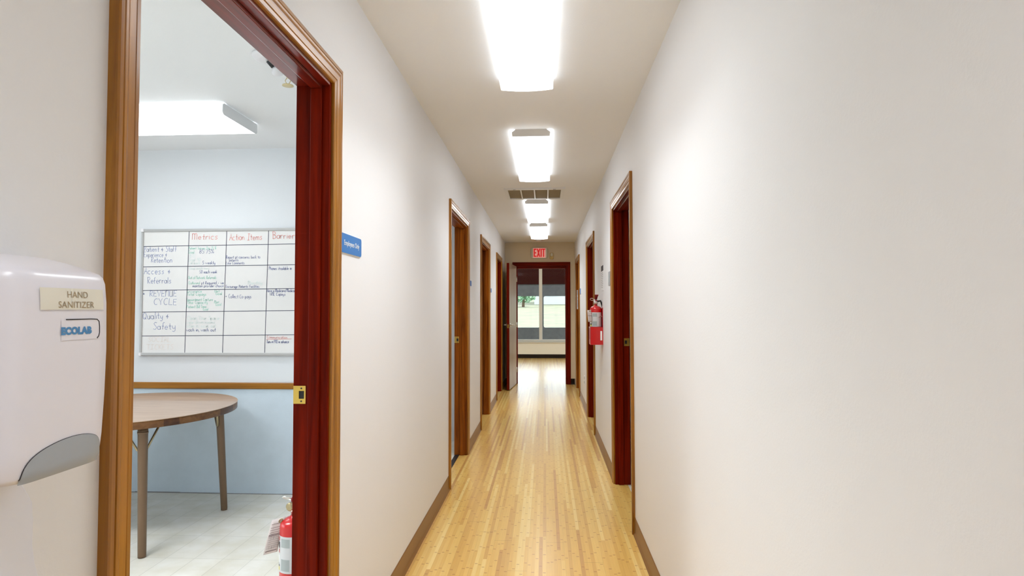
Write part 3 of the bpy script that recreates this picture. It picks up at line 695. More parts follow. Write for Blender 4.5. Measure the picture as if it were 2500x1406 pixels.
# grey plate beside the first right doorway
sw = root('wall_plate', (XR, 4.75, 1.53), 'narrow grey plate on the wall beside the first right doorway', 'plate')
bm = BM(); prism(bm, fr, rrect(-4.81, -4.70, 1.475, 1.585, 0.006), 0, 0.005); mk('plate', bm, 'sign_grey', parent=sw, bevel=0.001)
bm = BM(); fbox(bm, fr, -4.79, -4.72, 1.50, 1.56, 0.005, 0.0065); mk('panel', bm, 'label_dgrey', parent=sw)
# outlet low on the right wall
ou = root('wall_outlet', (XR, 7.83, 0.37), 'white electrical outlet low on the right wall', 'outlet')
bm = BM(); prism(bm, fr, rrect(-7.885, -7.775, 0.305, 0.425, 0.006), 0, 0.006); mk('cover_plate', bm, 'sign_white', parent=ou, bevel=0.002)
for z in (0.338, 0.392):
    bm = BM(); prism(bm, fr, rrect(-7.85, -7.81, z-0.017, z+0.017, 0.014), 0.006, 0.008); s_ = mk('socket', bm, 'sign_grey', parent=ou)
    bm = BM()
    for dy in (-0.007, 0.005): fbox(bm, fr, -7.83+dy, -7.83+dy+0.003, z-0.005, z+0.007, 0.008, 0.0085)
    mk('slots', bm, 'black', parent=s_)
# tall narrow sign on the far jamb of the last right doorway
js = root('jamb_sign', (0.534, DOORS[7][2]-CW-RV, 1.44), 'narrow white vertical sign on the jamb of the last right doorway', 'sign')
fr7 = Fr((0, DOORS[7][2]-CW-RV, 0), (1, 0, 0), (0, 0, 1))
bm = BM(); prism(bm, fr7, rrect(0.5145, 0.5535, 1.283, 1.597, 0.005), 0, 0.003); mk('plate', bm, 'sign_white', parent=js)
bm = BM()
for z0, z1 in ((1.52, 1.585), (1.46, 1.48), (1.385, 1.43), (1.32, 1.375)):
    z = z0
    while z < z1: fbox(bm, fr7, 0.524, 0.544, z, z+0.006, 0.003, 0.0035); z += 0.011
mk('print', bm, 'sign_grey', parent=js)

# ------------------------------------------------------------------ fire extinguishers
def extinguisher(c, zb, r, hb, label, face, hose_dir, tag_dir, lever_dir, gauge='white_plastic'):
    """c: axis (x, y); zb: bottom; face: unit vector the label looks along; hb: height of the cylinder's straight part."""
    cx, cy = c; face = Vector(face).normalized(); side = Vector((-face.y, face.x, 0))
    t = root('fire_extinguisher', (cx, cy, zb), label, 'fire extinguisher', 'red fire extinguishers')
    bm = BM(); zt = zb+hb
    prof = [(r*0.80, 0), (r*0.97, 0.006), (r, 0.016), (r, hb)] + [(r*math.cos(a)*0.98+0.002 if a < 1.2 else 0.016, hb+r*0.62*math.sin(a)) for a in (0.35, 0.7, 1.0, 1.25)] + [(0.015, hb+r*0.70)]
    lathe(bm, (cx, cy, zb), prof, 32); mk('cylinder', bm, 'red', parent=t)
    zn = zt+r*0.68
    bm = BM(); lathe(bm, (cx, cy, zn), [(0.014, 0), (0.014, 0.012), (0.019, 0.014), (0.019, 0.03), (0.013, 0.034), (0.013, 0.05)], 18)
    mk('valve', bm, 'steel', parent=t)
    bm = BM(); b0 = Vector((cx, cy, zn+0.036)); hd = Vector(hose_dir).normalized()
    lathe_c = b0+face*0.014
    tube(bm, [lathe_c, lathe_c+face*0.016, lathe_c+face*0.018], [0.014, 0.014, 0.011], 16); mk('gauge', bm, gauge, parent=t)
    # carrying handle and squeeze lever, both running away from the hose
    def lever(prof, w):
        b_ = BM(); ld = Vector(lever_dir).normalized(); ls = Vector((-ld.y, ld.x, 0))
        rings = [[b0+ld*p+Vector((0, 0, z+h*s2))+ls*(w*k*s1) for s1, s2 in ((-1, -1), (1, -1), (1, 1), (-1, 1))] for p, z, h, k in prof]
        loft(b_, rings, smooth=False); return b_
    mk('carry_handle', lever([(-0.012, 0.006, 0.004, 1.0), (0.03, 0.008, 0.004, 0.9), (0.078, 0.004, 0.003, 0.9)], 0.010), 'dark_red', parent=t, bevel=0.001)
    mk('squeeze_lever', lever([(-0.014, 0.020, 0.006, 0.9), (0.02, 0.026, 0.006, 1.0), (0.055, 0.042, 0.004, 1.25), (0.088, 0.056, 0.003, 1.6)], 0.0105), 'dark_red', parent=t, bevel=0.001)
    bm = BM(); pr = b0+side*0.034*tag_dir+Vector((0, 0, 0.018))
    torus(bm, pr, 0.017, 0.0022, side, (face*0.75+Vector((0, 0, 0.5))), 22); tube(bm, [pr-side*tag_dir*0.017, pr-side*tag_dir*0.05], 0.002, 8); mk('pin_ring', bm, 'steel', parent=t)
    # hose
    bm = BM(); q0 = b0+hd*0.012; q = [q0, q0+hd*0.03+Vector((0, 0, 0.004)), q0+hd*(r*0.75)+Vector((0, 0, -0.02)), q0+hd*(r+0.002)+Vector((0, 0, -0.07)), q0+hd*(r+0.002)+Vector((0, 0, -0.16)), q0+hd*(r+0.002)+Vector((0, 0, -hb*0.8))]
    tube(bm, q, 0.008, 10); ho = mk('hose', bm, 'black', parent=t)
    # wrap-round label with pictogram column
    def patch(a0, a1, z0, z1, off, mat, name, par):
        b_ = BM(); n = max(2, int(abs(a1-a0)/6)); rows = []
        for z in (z0, z1):
            rows.append([Vector((cx, cy, 0))+(face*math.cos(math.radians(a0+(a1-a0)*k/n))+side*math.sin(math.radians(a0+(a1-a0)*k/n)))*(r+off)+Vector((0, 0, z)) for k in range(n+1)])
        v = [[b_.verts.new(p) for p in row] for row in rows]
        for k in range(n): b_.faces.new((v[0][k], v[0][k+1], v[1][k+1], v[1][k])).smooth = True
        return mk(name, b_, mat, parent=par, recalc=False)
    z0, z1 = zb+hb*0.42, zb+hb*0.90
    sd = -tag_dir
    lab = patch(-75*sd*-1, 75*sd*-1, z0, z1, 0.0008, 'label_grey', 'label', t)
    hh = z1-z0
    for i, (m_, f0, f1) in enumerate((('label_red', 0.86, 0.97), ('black', 0.66, 0.82), ('label_red', 0.52, 0.62), ('sign_white', 0.24, 0.46), ('label_yellow', 0.04, 0.14), ('black', 0.15, 0.20))):
        patch(30*tag_dir, 58*tag_dir, z0+hh*f0, z0+hh*f1, 0.0013, m_, 'pictogram', lab)
    for f0, f1 in ((0.70, 0.94), (0.06, 0.38)):
        patch(-2*tag_dir-20, -2*tag_dir+20, z0+hh*f0, z0+hh*f1, 0.0013, 'label_dgrey', 'text_block', lab)
    return t, b0, face, side
# in its red wall pocket on the right wall
ex1, b0, fc, sdv = extinguisher((0.4535, 5.405), 1.020, 0.0535, 0.265, 'red fire extinguisher standing in a red wall pocket on the right wall', (-0.28, -0.96, 0), (1, 0.0, 0), -1, (0, -0.97, 0))
bm = BM()
def tag_card(name, parent, base, dirx, dirn, w, h, lean, curl, lines=True):
    """A paper inspection card hanging from 'base'; dirx its width, dirn towards the viewer."""
    dirx = Vector(dirx).normalized(); dirn = Vector(dirn).normalized(); down = (Vector((0, 0, -1))+dirx*lean).normalized()
    def P(u, v, off=0.0):
        return Vector(base)+dirx*(u*w)+down*(v*h)+dirn*(curl*math.sin(v*math.pi*0.9)+off)
    bm = BM(); n = 8
    vf = [[bm.verts.new(P(u, v/n)) for u in (0, 0.25, 0.5, 0.75, 1)] for v in range(n+1)]
    vb = [[bm.verts.new(P(u, v/n, -0.0008)) for u in (0, 0.25, 0.5, 0.75, 1)] for v in range(n+1)]
    for i in range(n):
        for j in range(4):
            bm.faces.new((vf[i][j], vf[i][j+1], vf[i+1][j+1], vf[i+1][j])).smooth = True
            bm.faces.new((vb[i][j], vb[i+1][j], vb[i+1][j+1], vb[i][j+1])).smooth = True
    for i in range(n):
        for j in (0, 4): bm.faces.new((vf[i][j], vf[i+1][j], vb[i+1][j], vb[i][j]))
    for j in range(4):
        for i in (0, n): bm.faces.new((vf[i][j], vf[i][j+1], vb[i][j+1], vb[i][j]))
    c = mk(name, bm, 'tag', parent=parent); c['label'] = 'paper inspection tag'
    if lines:
        bm = BM()
        def bar(u0, u1, v0, v1):
            bm.faces.new([bm.verts.new(P(u, v, 0.0006)) for u, v in ((u0, v0), (u1, v0), (u1, v1), (u0, v1))])
        for v in (0.14, 0.24, 0.31, 0.375): bar(0.1, 0.6+0.3*random.random(), v, v+0.012)
        for v in (0.43, 0.455, 0.48): bar(0.08, 0.92, v, v+0.014)
        for v in (0.53, 0.59, 0.65, 0.71, 0.77, 0.83): bar(0.08, 0.92, v, v+0.006)
        for u in (0.30, 0.48, 0.66): bar(u, u+0.02 if u == 0.48 else u+0.008, 0.50, 0.86)
        bar(0.1, 0.9, 0.91, 0.93)
        mk('print', bm, 'tag_ink', parent=c, recalc=False)
        bm = BM(); torus(bm, P(0.70, 0.085, 0.001), 0.0055, 0.0022, dirx, down, 16); mk('eyelet', bm, 'brace', parent=c)
    return c
tag_card('inspection_tag', ex1, (0.372, 5.352, 1.278), (1, 0, 0), (0, -1, 0), 0.034, 0.105, 0.08, 0.002)
# pocket: an open-topped red box
pk = root('extinguisher_pocket', (XR, 5.41, 0.97), 'open red metal wall pocket holding the fire extinguisher', 'wall pocket')
px0, px1, py0, py1, pz0, pz1 = 0.397, XR, 5.315, 5.495, 0.972, 1.128
bm = BM(); t_ = 0.0025
box(bm, px0, px1, py0, py1, pz0, pz0+t_); box(bm, px0, px1, py0, py0+t_, pz0+t_, pz1); box(bm, px0, px1, py1-t_, py1, pz0+t_, pz1)
box(bm, px0, px0+t_, py0+t_, py1-t_, pz0+t_, pz1); box(bm, px1-t_, px1, py0+t_, py1-t_, pz0+t_, 1.30)
mk('box', bm, 'red', parent=pk, bevel=0.001)
bm = BM(); box(bm, px0+t_, px1-t_, py0+t_, py1-t_, pz0+t_, 1.020); mk('foot_block', bm, 'red', parent=pk)
bm = BM(); box(bm, 0.484, 0.500, py0-0.0008, py0, 1.012, 1.094); o = mk('sticker', bm, 'sign_white', parent=pk); o['label'] = 'narrow white sticker'
bm = BM(); tube(bm, [(XR-0.003, 5.37, 1.222)]+[(0.4535+0.056*math.cos(a), 5.405+0.056*math.sin(a), 1.222) for a in [math.radians(-20-10*k) for k in range(6)]], 0.004, 8); mk('clamp_strap', bm, 'steel', parent=pk)
# hung on the meeting room side of the left wall, just past the first doorway
ex2, b0, fc, sdv = extinguisher((-0.8845, 2.085), 0.275, 0.050, 0.258, 'red fire extinguisher with a paper tag inside the nearest doorway', (-0.30, -0.95, 0), (0.2, 1, 0), -1, (-0.05, 1, 0), 'brace')
bm = BM(); box(bm, -0.836, XL-TW, 2.06, 2.11, 0.33, 0.50); mk('wall_bracket', bm, 'steel', parent=ex2)
tag_card('inspection_tag', ex2, (-0.957, 2.062, 0.556), (1, 0.25, 0.20), (0.25, -1, 0.2), 0.047, 0.122, -0.24, 0.008)

# ------------------------------------------------------------------ hand sanitizer dispenser on the left wall
dsp = root('hand_sanitizer_dispenser', (XL, 0.695, 1.10), 'white wall dispenser labelled HAND SANITIZER beside the nearest door frame', 'dispenser')
YC = 0.699
LEV = [(1.097, 0.1115, 0.0818), (1.103, 0.1145, 0.0831), (1.13, 0.1165, 0.0848), (1.18, 0.1185, 0.0861), (1.24, 0.1195, 0.087), (1.3, 0.1185, 0.0866), (1.325, 0.1165, 0.0857), (1.333, 0.1135, 0.0853), (1.338, 0.1085, 0.0844), (1.345, 0.09, 0.0809), (1.353, 0.065, 0.0757), (1.359, 0.04, 0.0696), (1.362, 0.015, 0.0635)]
def lev(z):
    for (z0, d0, w0), (z1, d1, w1) in zip(LEV[:-1], LEV[1:]):
        if z <= z1:
            k = (z-z0)/(z1-z0); return d0+(d1-d0)*k, w0+(w1-w0)*k
    return LEV[-1][1:]
def dfront(y, z, off=0.0):
    d, w = lev(z); s = max(-0.999, min(0.999, (y-YC)/w))
    return Vector((XL+d*(1-abs(s)**7)**(1/3.0)+off, y, z))
bm = BM(); rings = []
for z, d, w in LEV:
    ring = []
    for k in range(41):
        a = math.pi*k/40; s = -math.cos(a); s = math.copysign(abs(s)**0.62, s)
        ring.append((XL+d*max(0.0, 1-abs(s)**7)**(1/3.0), YC+w*s, z))
    rings.append(ring)
loft(bm, rings); body = mk('cover', bm, 'dispenser', parent=dsp)
# smoked nozzle shroud: half-moon at the bottom of the front
ctrl = [(0.640, 1.101), (0.643, 1.113), (0.650, 1.1225), (0.662, 1.129), (0.677, 1.133), (0.693, 1.1355), (0.713, 1.1362), (0.732, 1.134), (0.747, 1.1285), (0.755, 1.119), (0.758, 1.107)]
arch = []
for i in range(len(ctrl)-1):                      # smooth the outline
    p = [Vector(ctrl[max(0, min(len(ctrl)-1, i+k))]) for k in (-1, 0, 1, 2)]
    for q in range(5):
        t = q/5; v = 0.5*(2*p[1]+(p[2]-p[0])*t+(2*p[0]-5*p[1]+4*p[2]-p[3])*t*t+(3*p[1]-p[0]-3*p[2]+p[3])*t**3); arch.append((v.x, v.y))
arch.append(ctrl[-1])
def archz(y):
    for (a, za), (b, zb) in zip(arch[:-1], arch[1:]):
        if y <= b: return za+(zb-za)*(y-a)/(b-a)
    return arch[-1][1]
bm = BM(); cols = []
NY = 36
for i in range(NY+1):
    y = 0.640+(0.758-0.640)*i/NY; zt = archz(y); col = []
    for j in range(7):
        z = 1.096+(zt-1.096)*j/6
        col.append(bm.verts.new(dfront(y, max(z, 1.0975), 0.0012)-Vector((0, 0, 0.002 if j == 0 else 0))))
    cols.append(col)
for a, b in zip(cols[:-1], cols[1:]):
    for j in range(6): bm.faces.new((a[j], b[j], b[j+1], a[j+1])).smooth = True
o = mk('nozzle_shroud', bm, 'smoke', parent=dsp, recalc=False); o['label'] = 'grey half-moon nozzle shroud'
bm = BM(); tube(bm, [dfront(y, z, 0.0006) for y, z in arch], 0.0006, 8); mk('seam', bm, 'dark_line', parent=o)
# cream label and printed words
def on_front(bm, off=0.0):
    """bend flat geometry given as (0, y, z) onto the bulging front."""
    for v in bm.verts: v.co = dfront(v.co.y, v.co.z, off+v.co.x)
def front_patch(pts_y, pts_z, off):
    bm = BM(); g = [[bm.verts.new(dfront(y, z, off)) for z in pts_z] for y in pts_y]
    for a, b in zip(g[:-1], g[1:]):
        for j in range(len(pts_z)-1): bm.faces.new((a[j], b[j], b[j+1], a[j+1])).smooth = True
    return bm
lin = lambda a, b, n: [a+(b-a)*i/n for i in range(n+1)]
lb = mk('label', front_patch(lin(0.653, 0.752, 16), lin(1.2915, 1.3175, 4), 0.0010), 'label_cream', parent=dsp, recalc=False); lb['label'] = 'cream label reading HAND SANITIZER'
F0 = Fr((0, 0, 0), (0, 1, 0), (0, 0, 1))
def front_text(name, body_, y, z, size, mat, parent, sx=1.0, offset=0.0, off=0.0015, spacing=1.0):
    o = text_part(name, body_, F0, y, z, size, mat, parent, sx=sx, align='CENTER', offset=offset, z=0.0, depth=0.0, spacing=spacing)
    rl = dsp.location
    for v in o.data.vertices:
        w_ = v.co+rl; v.co = dfront(w_.y, w_.z, off)-rl
    return o
front_text('lettering', 'HAND', 0.7075, 1.3062, 0.0112, 'label_ink', lb, 1.02)
front_text('lettering', 'SANITIZER', 0.7055, 1.2938, 0.0112, 'label_ink', lb, 1.06)
pl_ = mk('logo_plate', front_patch(lin(0.683, 0.744, 12), lin(1.2545, 1.2795, 4), 0.0006), 'dispenser', parent=dsp, recalc=False)
bm = BM(); tube(bm, [dfront(y, z, 0.0006) for y, z in [(0.690, 1.2795), (0.71, 1.2796), (0.730, 1.2797), (0.740, 1.2792), (0.7435, 1.2765), (0.7445, 1.270), (0.7445, 1.262), (0.743, 1.2575), (0.740, 1.2550)]], 0.0007, 8); mk('recess_shadow', bm, 'dark_line', parent=pl_)  # dark tube draws the shadow along the recess's top and right edge
front_text('logo_lettering', 'ECOLAB', 0.7060, 1.2618, 0.0116, 'logo_blue', pl_, 1.06, offset=0.0008, off=0.0011, spacing=1.05)
# pale splash guard fixed to the wall below it
bm = BM(); fr = Fr((XL, 0, 0), (0, 1, 0), (0, 0, 1))
gp = [(0.60, 1.098), (0.752, 1.098), (0.757, 1.075), (0.761, 1.060), (0.770, 1.045), (0.7765, 1.033), (0.779, 1.01), (0.779, 0.975), (0.783, 0.95), (0.789, 0.93), (0.80, 0.905), (0.80, 0.88), (0.60, 0.88)]
prism(bm, fr, gp, 0.0, 0.006); mk('splash_guard', bm, 'guard', parent=dsp, bevel=0.002)

# ------------------------------------------------------------------ whiteboard
BX0, BX1, BZ0, BZ1 = -2.884, -1.46, 0.966, 1.866
wb = root('whiteboard', ((BX0+BX1)/2, YB, 1.4), 'whiteboard with a ruled table of handwritten notes on the meeting room wall', 'whiteboard')
bm = BM(); fbox(bm, FB, BX0+0.012, BX1-0.012, BZ0+0.012, BZ1-0.012, 0, 0.012); mk('panel', bm, 'board', parent=wb)
bm = BM()
fbox(bm, FB, BX0, BX1, BZ1-0.018, BZ1, 0, 0.02); fbox(bm, FB, BX0, BX1, BZ0, BZ0+0.018, 0, 0.026)
fbox(bm, FB, BX0, BX0+0.014, BZ0+0.018, BZ1-0.018, 0, 0.02); fbox(bm, FB, BX1-0.014, BX1, BZ0+0.018, BZ1-0.018, 0, 0.02)
mk('frame', bm, 'alu', parent=wb, bevel=0.003)
for x_ in (BX0, BX1):
    for z_ in (BZ0, BZ1):
        bm = BM(); fbox(bm, FB, x_-0.004 if x_ == BX0 else x_-0.018, x_+0.018 if x_ == BX0 else x_+0.004, z_-0.004 if z_ == BZ0 else z_-0.02, z_+0.02 if z_ == BZ0 else z_+0.004, 0, 0.028)
        mk('corner_cap', bm, 'white_plastic', parent=wb, bevel=0.004)
CX = [-2.548, -2.272, -1.967]; RZ = [1.749, 1.602, 1.434, 1.279, 1.109]
FW = Fr((0, YB-0.0125, 0), (1, 0, 0), (0, 0, 1))
bm = BM()
for x_ in CX: bars(bm, FW, [(x_+0.012, BZ1-0.018, x_-0.012+0.006, BZ0+0.02, 0.0042)], 0.0004)
for z_ in RZ: bars(bm, FW, [(BX0+0.014, z_-0.006, -1.474, z_+0.006, 0.0042)], 0.0004)
mk('ruled_grid', bm, 'ink_line', parent=wb)
# single-stroke handwriting: each letter a few polylines, x 0..0.6, x-height 0.5, capitals 1
def arc(cx, cy, rx, ry, a0, a1, n=8): return [(cx+rx*math.cos(math.radians(a0+(a1-a0)*i/n)), cy+ry*math.sin(math.radians(a0+(a1-a0)*i/n))) for i in range(n+1)]
bowl = arc(.25, .25, .22, .25, 40, 400, 12)
G = {
 'a': [bowl, [(.47, .5), (.47, 0)]], 'b': [[(.05, 1), (.05, 0)], bowl], 'c': [arc(.28, .25, .22, .25, 50, 310)], 'd': [bowl, [(.47, 1), (.47, 0)]],
 'e': [[(.06, .27), (.46, .27)]+arc(.26, .25, .2, .25, 5, 320)], 'f': [arc(.3, .8, .14, .2, 60, 180, 5)+[(.16, 0)], [(.02, .48), (.34, .48)]],
 'g': [bowl, [(.47, .5), (.47, -.1)]+arc(.25, -.12, .22, .2, 0, -150, 6)], 'h': [[(.05, 1), (.05, 0)], arc(.25, .28, .2, .22, 180, 0, 6)+[(.45, 0)]],
 'i': [[(.1, .5), (.1, 0)], [(.1, .68), (.1, .72)]], 'j': [[(.2, .5), (.2, -.15), (.05, -.28)], [(.2, .68), (.2, .72)]], 'k': [[(.05, 1), (.05, 0)], [(.4, .5), (.06, .22), (.42, 0)]],
 'l': [[(.1, 1), (.1, 0)]], 'm': [[(.04, .5), (.04, 0)], arc(.19, .3, .15, .2, 180, 0, 5)+[(.34, 0)], arc(.49, .3, .15, .2, 180, 0, 5)+[(.64, 0)]],
 'n': [[(.05, .5), (.05, 0)], arc(.24, .28, .19, .22, 180, 0, 6)+[(.43, 0)]], 'o': [bowl], 'p': [[(.05, .5), (.05, -.35)], bowl], 'q': [bowl, [(.47, .5), (.47, -.35)]],
 'r': [[(.05, .5), (.05, 0)], arc(.24, .28, .19, .22, 180, 50, 5)], 's': [[(.38, .46), (.2, .5), (.07, .39), (.2, .27), (.38, .16), (.25, 0), (.04, .04)]],
 't': [[(.2, .85), (.2, .06), (.34, .0)], [(.02, .5), (.38, .5)]], 'u': [[(.05, .5), (.05, .18)]+arc(.25, .2, .2, .2, 180, 360, 6)+[(.45, .5), (.45, 0)]],
 'v': [[(.03, .5), (.22, 0), (.42, .5)]], 'w': [[(.02, .5), (.16, 0), (.3, .4), (.44, 0), (.58, .5)]], 'x': [[(.04, .5), (.4, 0)], [(.4, .5), (.04, 0)]],
 'y': [[(.04, .5), (.06, .2), (.2, .08), (.42, .2)], [(.44, .5), (.44, -.15), (.3, -.33), (.06, -.25)]], 'z': [[(.04, .5), (.4, .5), (.04, 0), (.42, 0)]],
 'A': [[(.02, 0), (.28, 1), (.54, 0)], [(.1, .4), (.46, .4)]], 'B': [[(.06, 0), (.06, 1)], [(-.04, .94)]+arc(.14, .77, .28, .23, 90, -90, 7)+[(.08, .54)], arc(.14, .27, .36, .27, 90, -90, 8)+[(.0, .03)]],
 'C': [arc(.34, .5, .3, .5, 55, 305)], 'D': [[(.06, 0), (.06, 1), (.4, .85), (.5, .5), (.4, .14), (.06, 0)]], 'E': [[(.5, 1), (.06, 1), (.06, 0), (.5, 0)], [(.06, .52), (.42, .52)]],
 'F': [[(.5, 1), (.06, 1), (.06, 0)], [(.06, .52), (.4, .52)]], 'G': [arc(.34, .5, .3, .5, 55, 300)+[(.56, .4), (.36, .4)]], 'H': [[(.06, 1), (.06, 0)], [(.5, 1), (.5, 0)], [(.06, .5), (.5, .5)]],
 'I': [[(.02, 1), (.46, 1)], [(.24, 1), (.24, 0)], [(.02, 0), (.46, 0)]], 'J': [[(.4, 1), (.4, .15), (.2, 0), (.04, .15)]], 'K': [[(.06, 1), (.06, 0)], [(.48, 1), (.08, .45), (.5, 0)]],
 'L': [[(.06, 1), (.06, 0), (.5, 0)]], 'M': [[(.04, 0), (.06, 1)], arc(.22, .72, .16, .26, 180, 0, 6)+[(.38, 0)], arc(.54, .72, .16, .26, 180, 0, 6)+[(.7, 0)]], 'N': [[(.06, 0), (.06, .98)], arc(.28, .7, .22, .3, 180, 0, 6)+[(.5, 0)]],
 'O': [arc(.32, .5, .3, .5, 90, 450, 14)], 'P': [[(.08, 0), (.08, 1)], [(.0, .95), (.36, 1), (.48, .75), (.34, .5), (.08, .48)]], 'Q': [arc(.32, .5, .3, .5, 90, 450, 14), [(.34, .25), (.64, -.05)]],
 'R': [[(.08, 0), (.08, 1)], [(.0, .95), (.36, 1), (.46, .75), (.3, .52), (.08, .5), (.5, 0)]], 'S': [[(.48, .9), (.26, 1), (.08, .8), (.26, .55), (.5, .3), (.3, 0), (.04, .1)]],
 'T': [[(.0, 1), (.54, 1)], [(.27, 1), (.27, 0)]], 'U': [[(.06, 1), (.06, .25)]+arc(.28, .25, .22, .25, 180, 360, 6)+[(.5, 1), (.5, 0)]], 'V': [[(.02, 1), (.26, 0), (.5, 1)]],
 'W': [[(.0, 1), (.16, 0), (.34, .7), (.52, 0), (.68, 1)]], 'X': [[(.02, 1), (.5, 0)], [(.5, 1), (.02, 0)]], 'Y': [[(.02, 1), (.26, .5), (.5, 1)], [(.26, .5), (.26, 0)]], 'Z': [[(.02, 1), (.5, 1), (.02, 0), (.5, 0)]],
 '&': [[(.24, .68), (.24, .0)], [(.02, .30), (.46, .34)], [(.02, .30), (.08, .46), (.24, .50)]], '.': [[(.08, 0), (.08, .05)]], ',': [[(.1, .06), (.02, -.14)]], '-': [[(.04, .32), (.36, .32)]], '/': [[(.02, -.1), (.4, 1)]],
 '*': [arc(.16, .42, .11, .11, 0, 360, 6), arc(.16, .42, .05, .05, 0, 360, 6)], ':': [[(.08, .05), (.08, .1)], [(.08, .4), (.08, .45)]], '%': [[(.04, 0), (.5, 1)], arc(.12, .8, .1, .15, 0, 360, 6), arc(.42, .2, .1, .15, 0, 360, 6)],
 '0': [arc(.25, .5, .22, .5, 90, 450, 12)], '1': [[(.15, 1), (.15, 0)]], '2': [arc(.25, .75, .2, .25, 170, -30, 6)+[(.04, 0), (.5, 0)]], '3': [[(.05, 1), (.42, .95), (.2, .55), (.46, .3), (.2, 0), (.03, .1)]],
 '5': [[(.45, 1), (.1, 1), (.08, .55), (.4, .5), (.44, .2), (.2, 0), (.03, .08)]], '7': [[(.03, 1), (.46, 1), (.18, 0)]], '8': [arc(.25, .75, .17, .24, -90, 270, 9), arc(.25, .26, .22, .26, 90, 450, 9)], '9': [arc(.22, .72, .19, .27, 0, 360, 9)+[(.38, 0)]],
}
ADV = {'m': .80, 'w': .72, 'M': .86, 'W': .82, 'i': .26, 'l': .26, '.': .24, ',': .24, '1': .34, ' ': .42, 'f': .42, 't': .46, 'r': .46, 'O': .76, 'Q': .78, 'C': .70, 'G': .72, ':': .26}
rw = random.Random(3)
def write(bm, text, x, y, h, wd, sp=1.0, slope=0.0, jit=0.035):
    for ch in text:
        adv = ADV.get(ch, .60)*sp
        if ch in G:
            dy = rw.uniform(-jit, jit)*h; sh = rw.uniform(-.06, .10); sc = rw.uniform(.93, 1.07)
            for pl in G[ch]:
                pts = [Vector((x+(px*sc+sh*py)*h*sp, y+dy+py*sc*h)) for px, py in pl]
                L_, R_ = [], []
                for i, p in enumerate(pts):
                    d = pts[min(i+1, len(pts)-1)]-pts[max(i-1, 0)]
                    d = d.normalized() if d.length > 1e-9 else Vector((1, 0)); n = Vector((-d.y, d.x))*wd/2
                    L_.append(bm.verts.new(FW.p(*(p+n), 0.0003))); R_.append(bm.verts.new(FW.p(*(p-n), 0.0003)))
                for i in range(len(pts)-1): bm.faces.new((R_[i], R_[i+1], L_[i+1], L_[i]))
        x += adv*h; y += slope*adv*h
def notes(mat, items):
    for it in items:
        bm = BM(); write(bm, *it); mk('handwriting', bm, mat, parent=wb, recalc=False)
notes('ink_red', [('Metrics', -2.515, 1.790, .046, .0042, 1.12), ('Action Items', -2.240, 1.783, .046, .0042, .80), ('Barriers', -1.925, 1.790, .048, .0042, .98),
                  ('Communication', -1.958, 1.086, .020, .0026, 1.0)])
notes('ink_blue', [('Patient & Staff', -2.868, 1.705, .040, .0036, .80), ('Experience &', -2.868, 1.667, .036, .0032, .74), ('Retention', -2.815, 1.627, .042, .0036, .80),
                   ('Access &', -2.865, 1.545, .046, .0038, .95), ('Referrals', -2.838, 1.478, .046, .0038, .86), ('*', -2.868, 1.390, .035, .004), ('REVENUE', -2.822, 1.385, .042, .0036, 1.16), ('CYCLE', -2.790, 1.325, .044, .0036, 1.25),
                   ('Quality &', -2.868, 1.225, .048, .0038, .90), ('Safety', -2.790, 1.150, .050, .0038, 1.04)])
notes('ink_dark', [('5 weekly', -2.435, 1.613, .022, .0028, 1.0), ('85.75%', -2.46, 1.690, .028, .0026, 1.2), ('50 each week', -2.455, 1.548, .022, .0028, .86), ('pt Required - we', -2.440, 1.470, .022, .0028, .88), ('maintain provider choice', -2.505, 1.450, .020, .0026, .92),
                   ('wash in, wash out', -2.545, 1.136, .026, .0030, .92), ('Report pt concerns back to', -2.262, 1.652, .022, .0026, .80), ('patients', -2.240, 1.632, .020, .0024, .85), ('Line Comments', -2.262, 1.611, .021, .0024, .86),
                   ('Encourage Patients Facilities', -2.262, 1.444, .021, .0026, .80), ('* Collect Co-pays', -2.262, 1.371, .026, .0026, .80), ('Phones Available in', -1.950, 1.570, .023, .0028, .75), ('Have a Medicare/Medicaid', -1.962, 1.413, .022, .0028, .72), ('WNL Copays', -1.940, 1.388, .022, .0026, .85),
                   ('Turn in PTO in advance', -1.960, 1.054, .022, .0028, .62)])
notes('ink_green', [('Patient Survey Top 75 %', -2.538, 1.719, .020, .0026, .82), ('Goal:', -2.538, 1.690, .022, .0026, .9), ('Out of Network Referrals', -2.538, 1.508, .021, .0026, .78), ('Outbound', -2.535, 1.471, .021, .0024, .85), ('Insurance', -2.545, 1.412, .021, .0028, 1.0), ('Met', -2.345, 1.412, .021, .0026), ('Total Copays', -2.545, 1.390, .022, .0028, 1.0), ('Goal', -2.335, 1.394, .022, .0028),
                    ('Appointment Capture', -2.545, 1.352, .021, .0026, .86), ('Time Capacity', -2.545, 1.332, .022, .0028, 1.0), ('Met', -2.345, 1.335, .020, .0026), ('Goal', -2.335, 1.318, .020, .0026), ('Patient Bill Time', -2.545, 1.302, .021, .0028, .86), ('Goal', -2.425, 1.285, .018, .0026)])
notes('ink_faint', [('8.21', -2.53, 1.662, .024, .0026, 1.0), ('Goal: 90', -2.535, 1.636, .022, .0026), ('Call back', -2.54, 1.613, .022, .0026, .9), ('Goal each new', -2.53, 1.575, .021, .0024, .95), ('Clean Your Space', -2.54, 1.218, .028, .0028, .95), ('wipe down rooms', -2.545, 1.190, .026, .0026, .95), ('scan in, scan out', -2.545, 1.164, .026, .0026, .95), ('Monthly', -2.10, 1.470, .022, .0026, 1.2)])
notes('ink_ghost', [('SOCIAL', -2.825, 1.062, .034, .0034, 1.3), ('TICKETS', -2.835, 1.008, .036, .0034, 1.3)])
bm = BM(); bars(bm, FW, [(-1.962, 1.079, -1.78, 1.084, 0.003)], 0.0004); mk('underline', bm, 'ink_red', parent=wb)

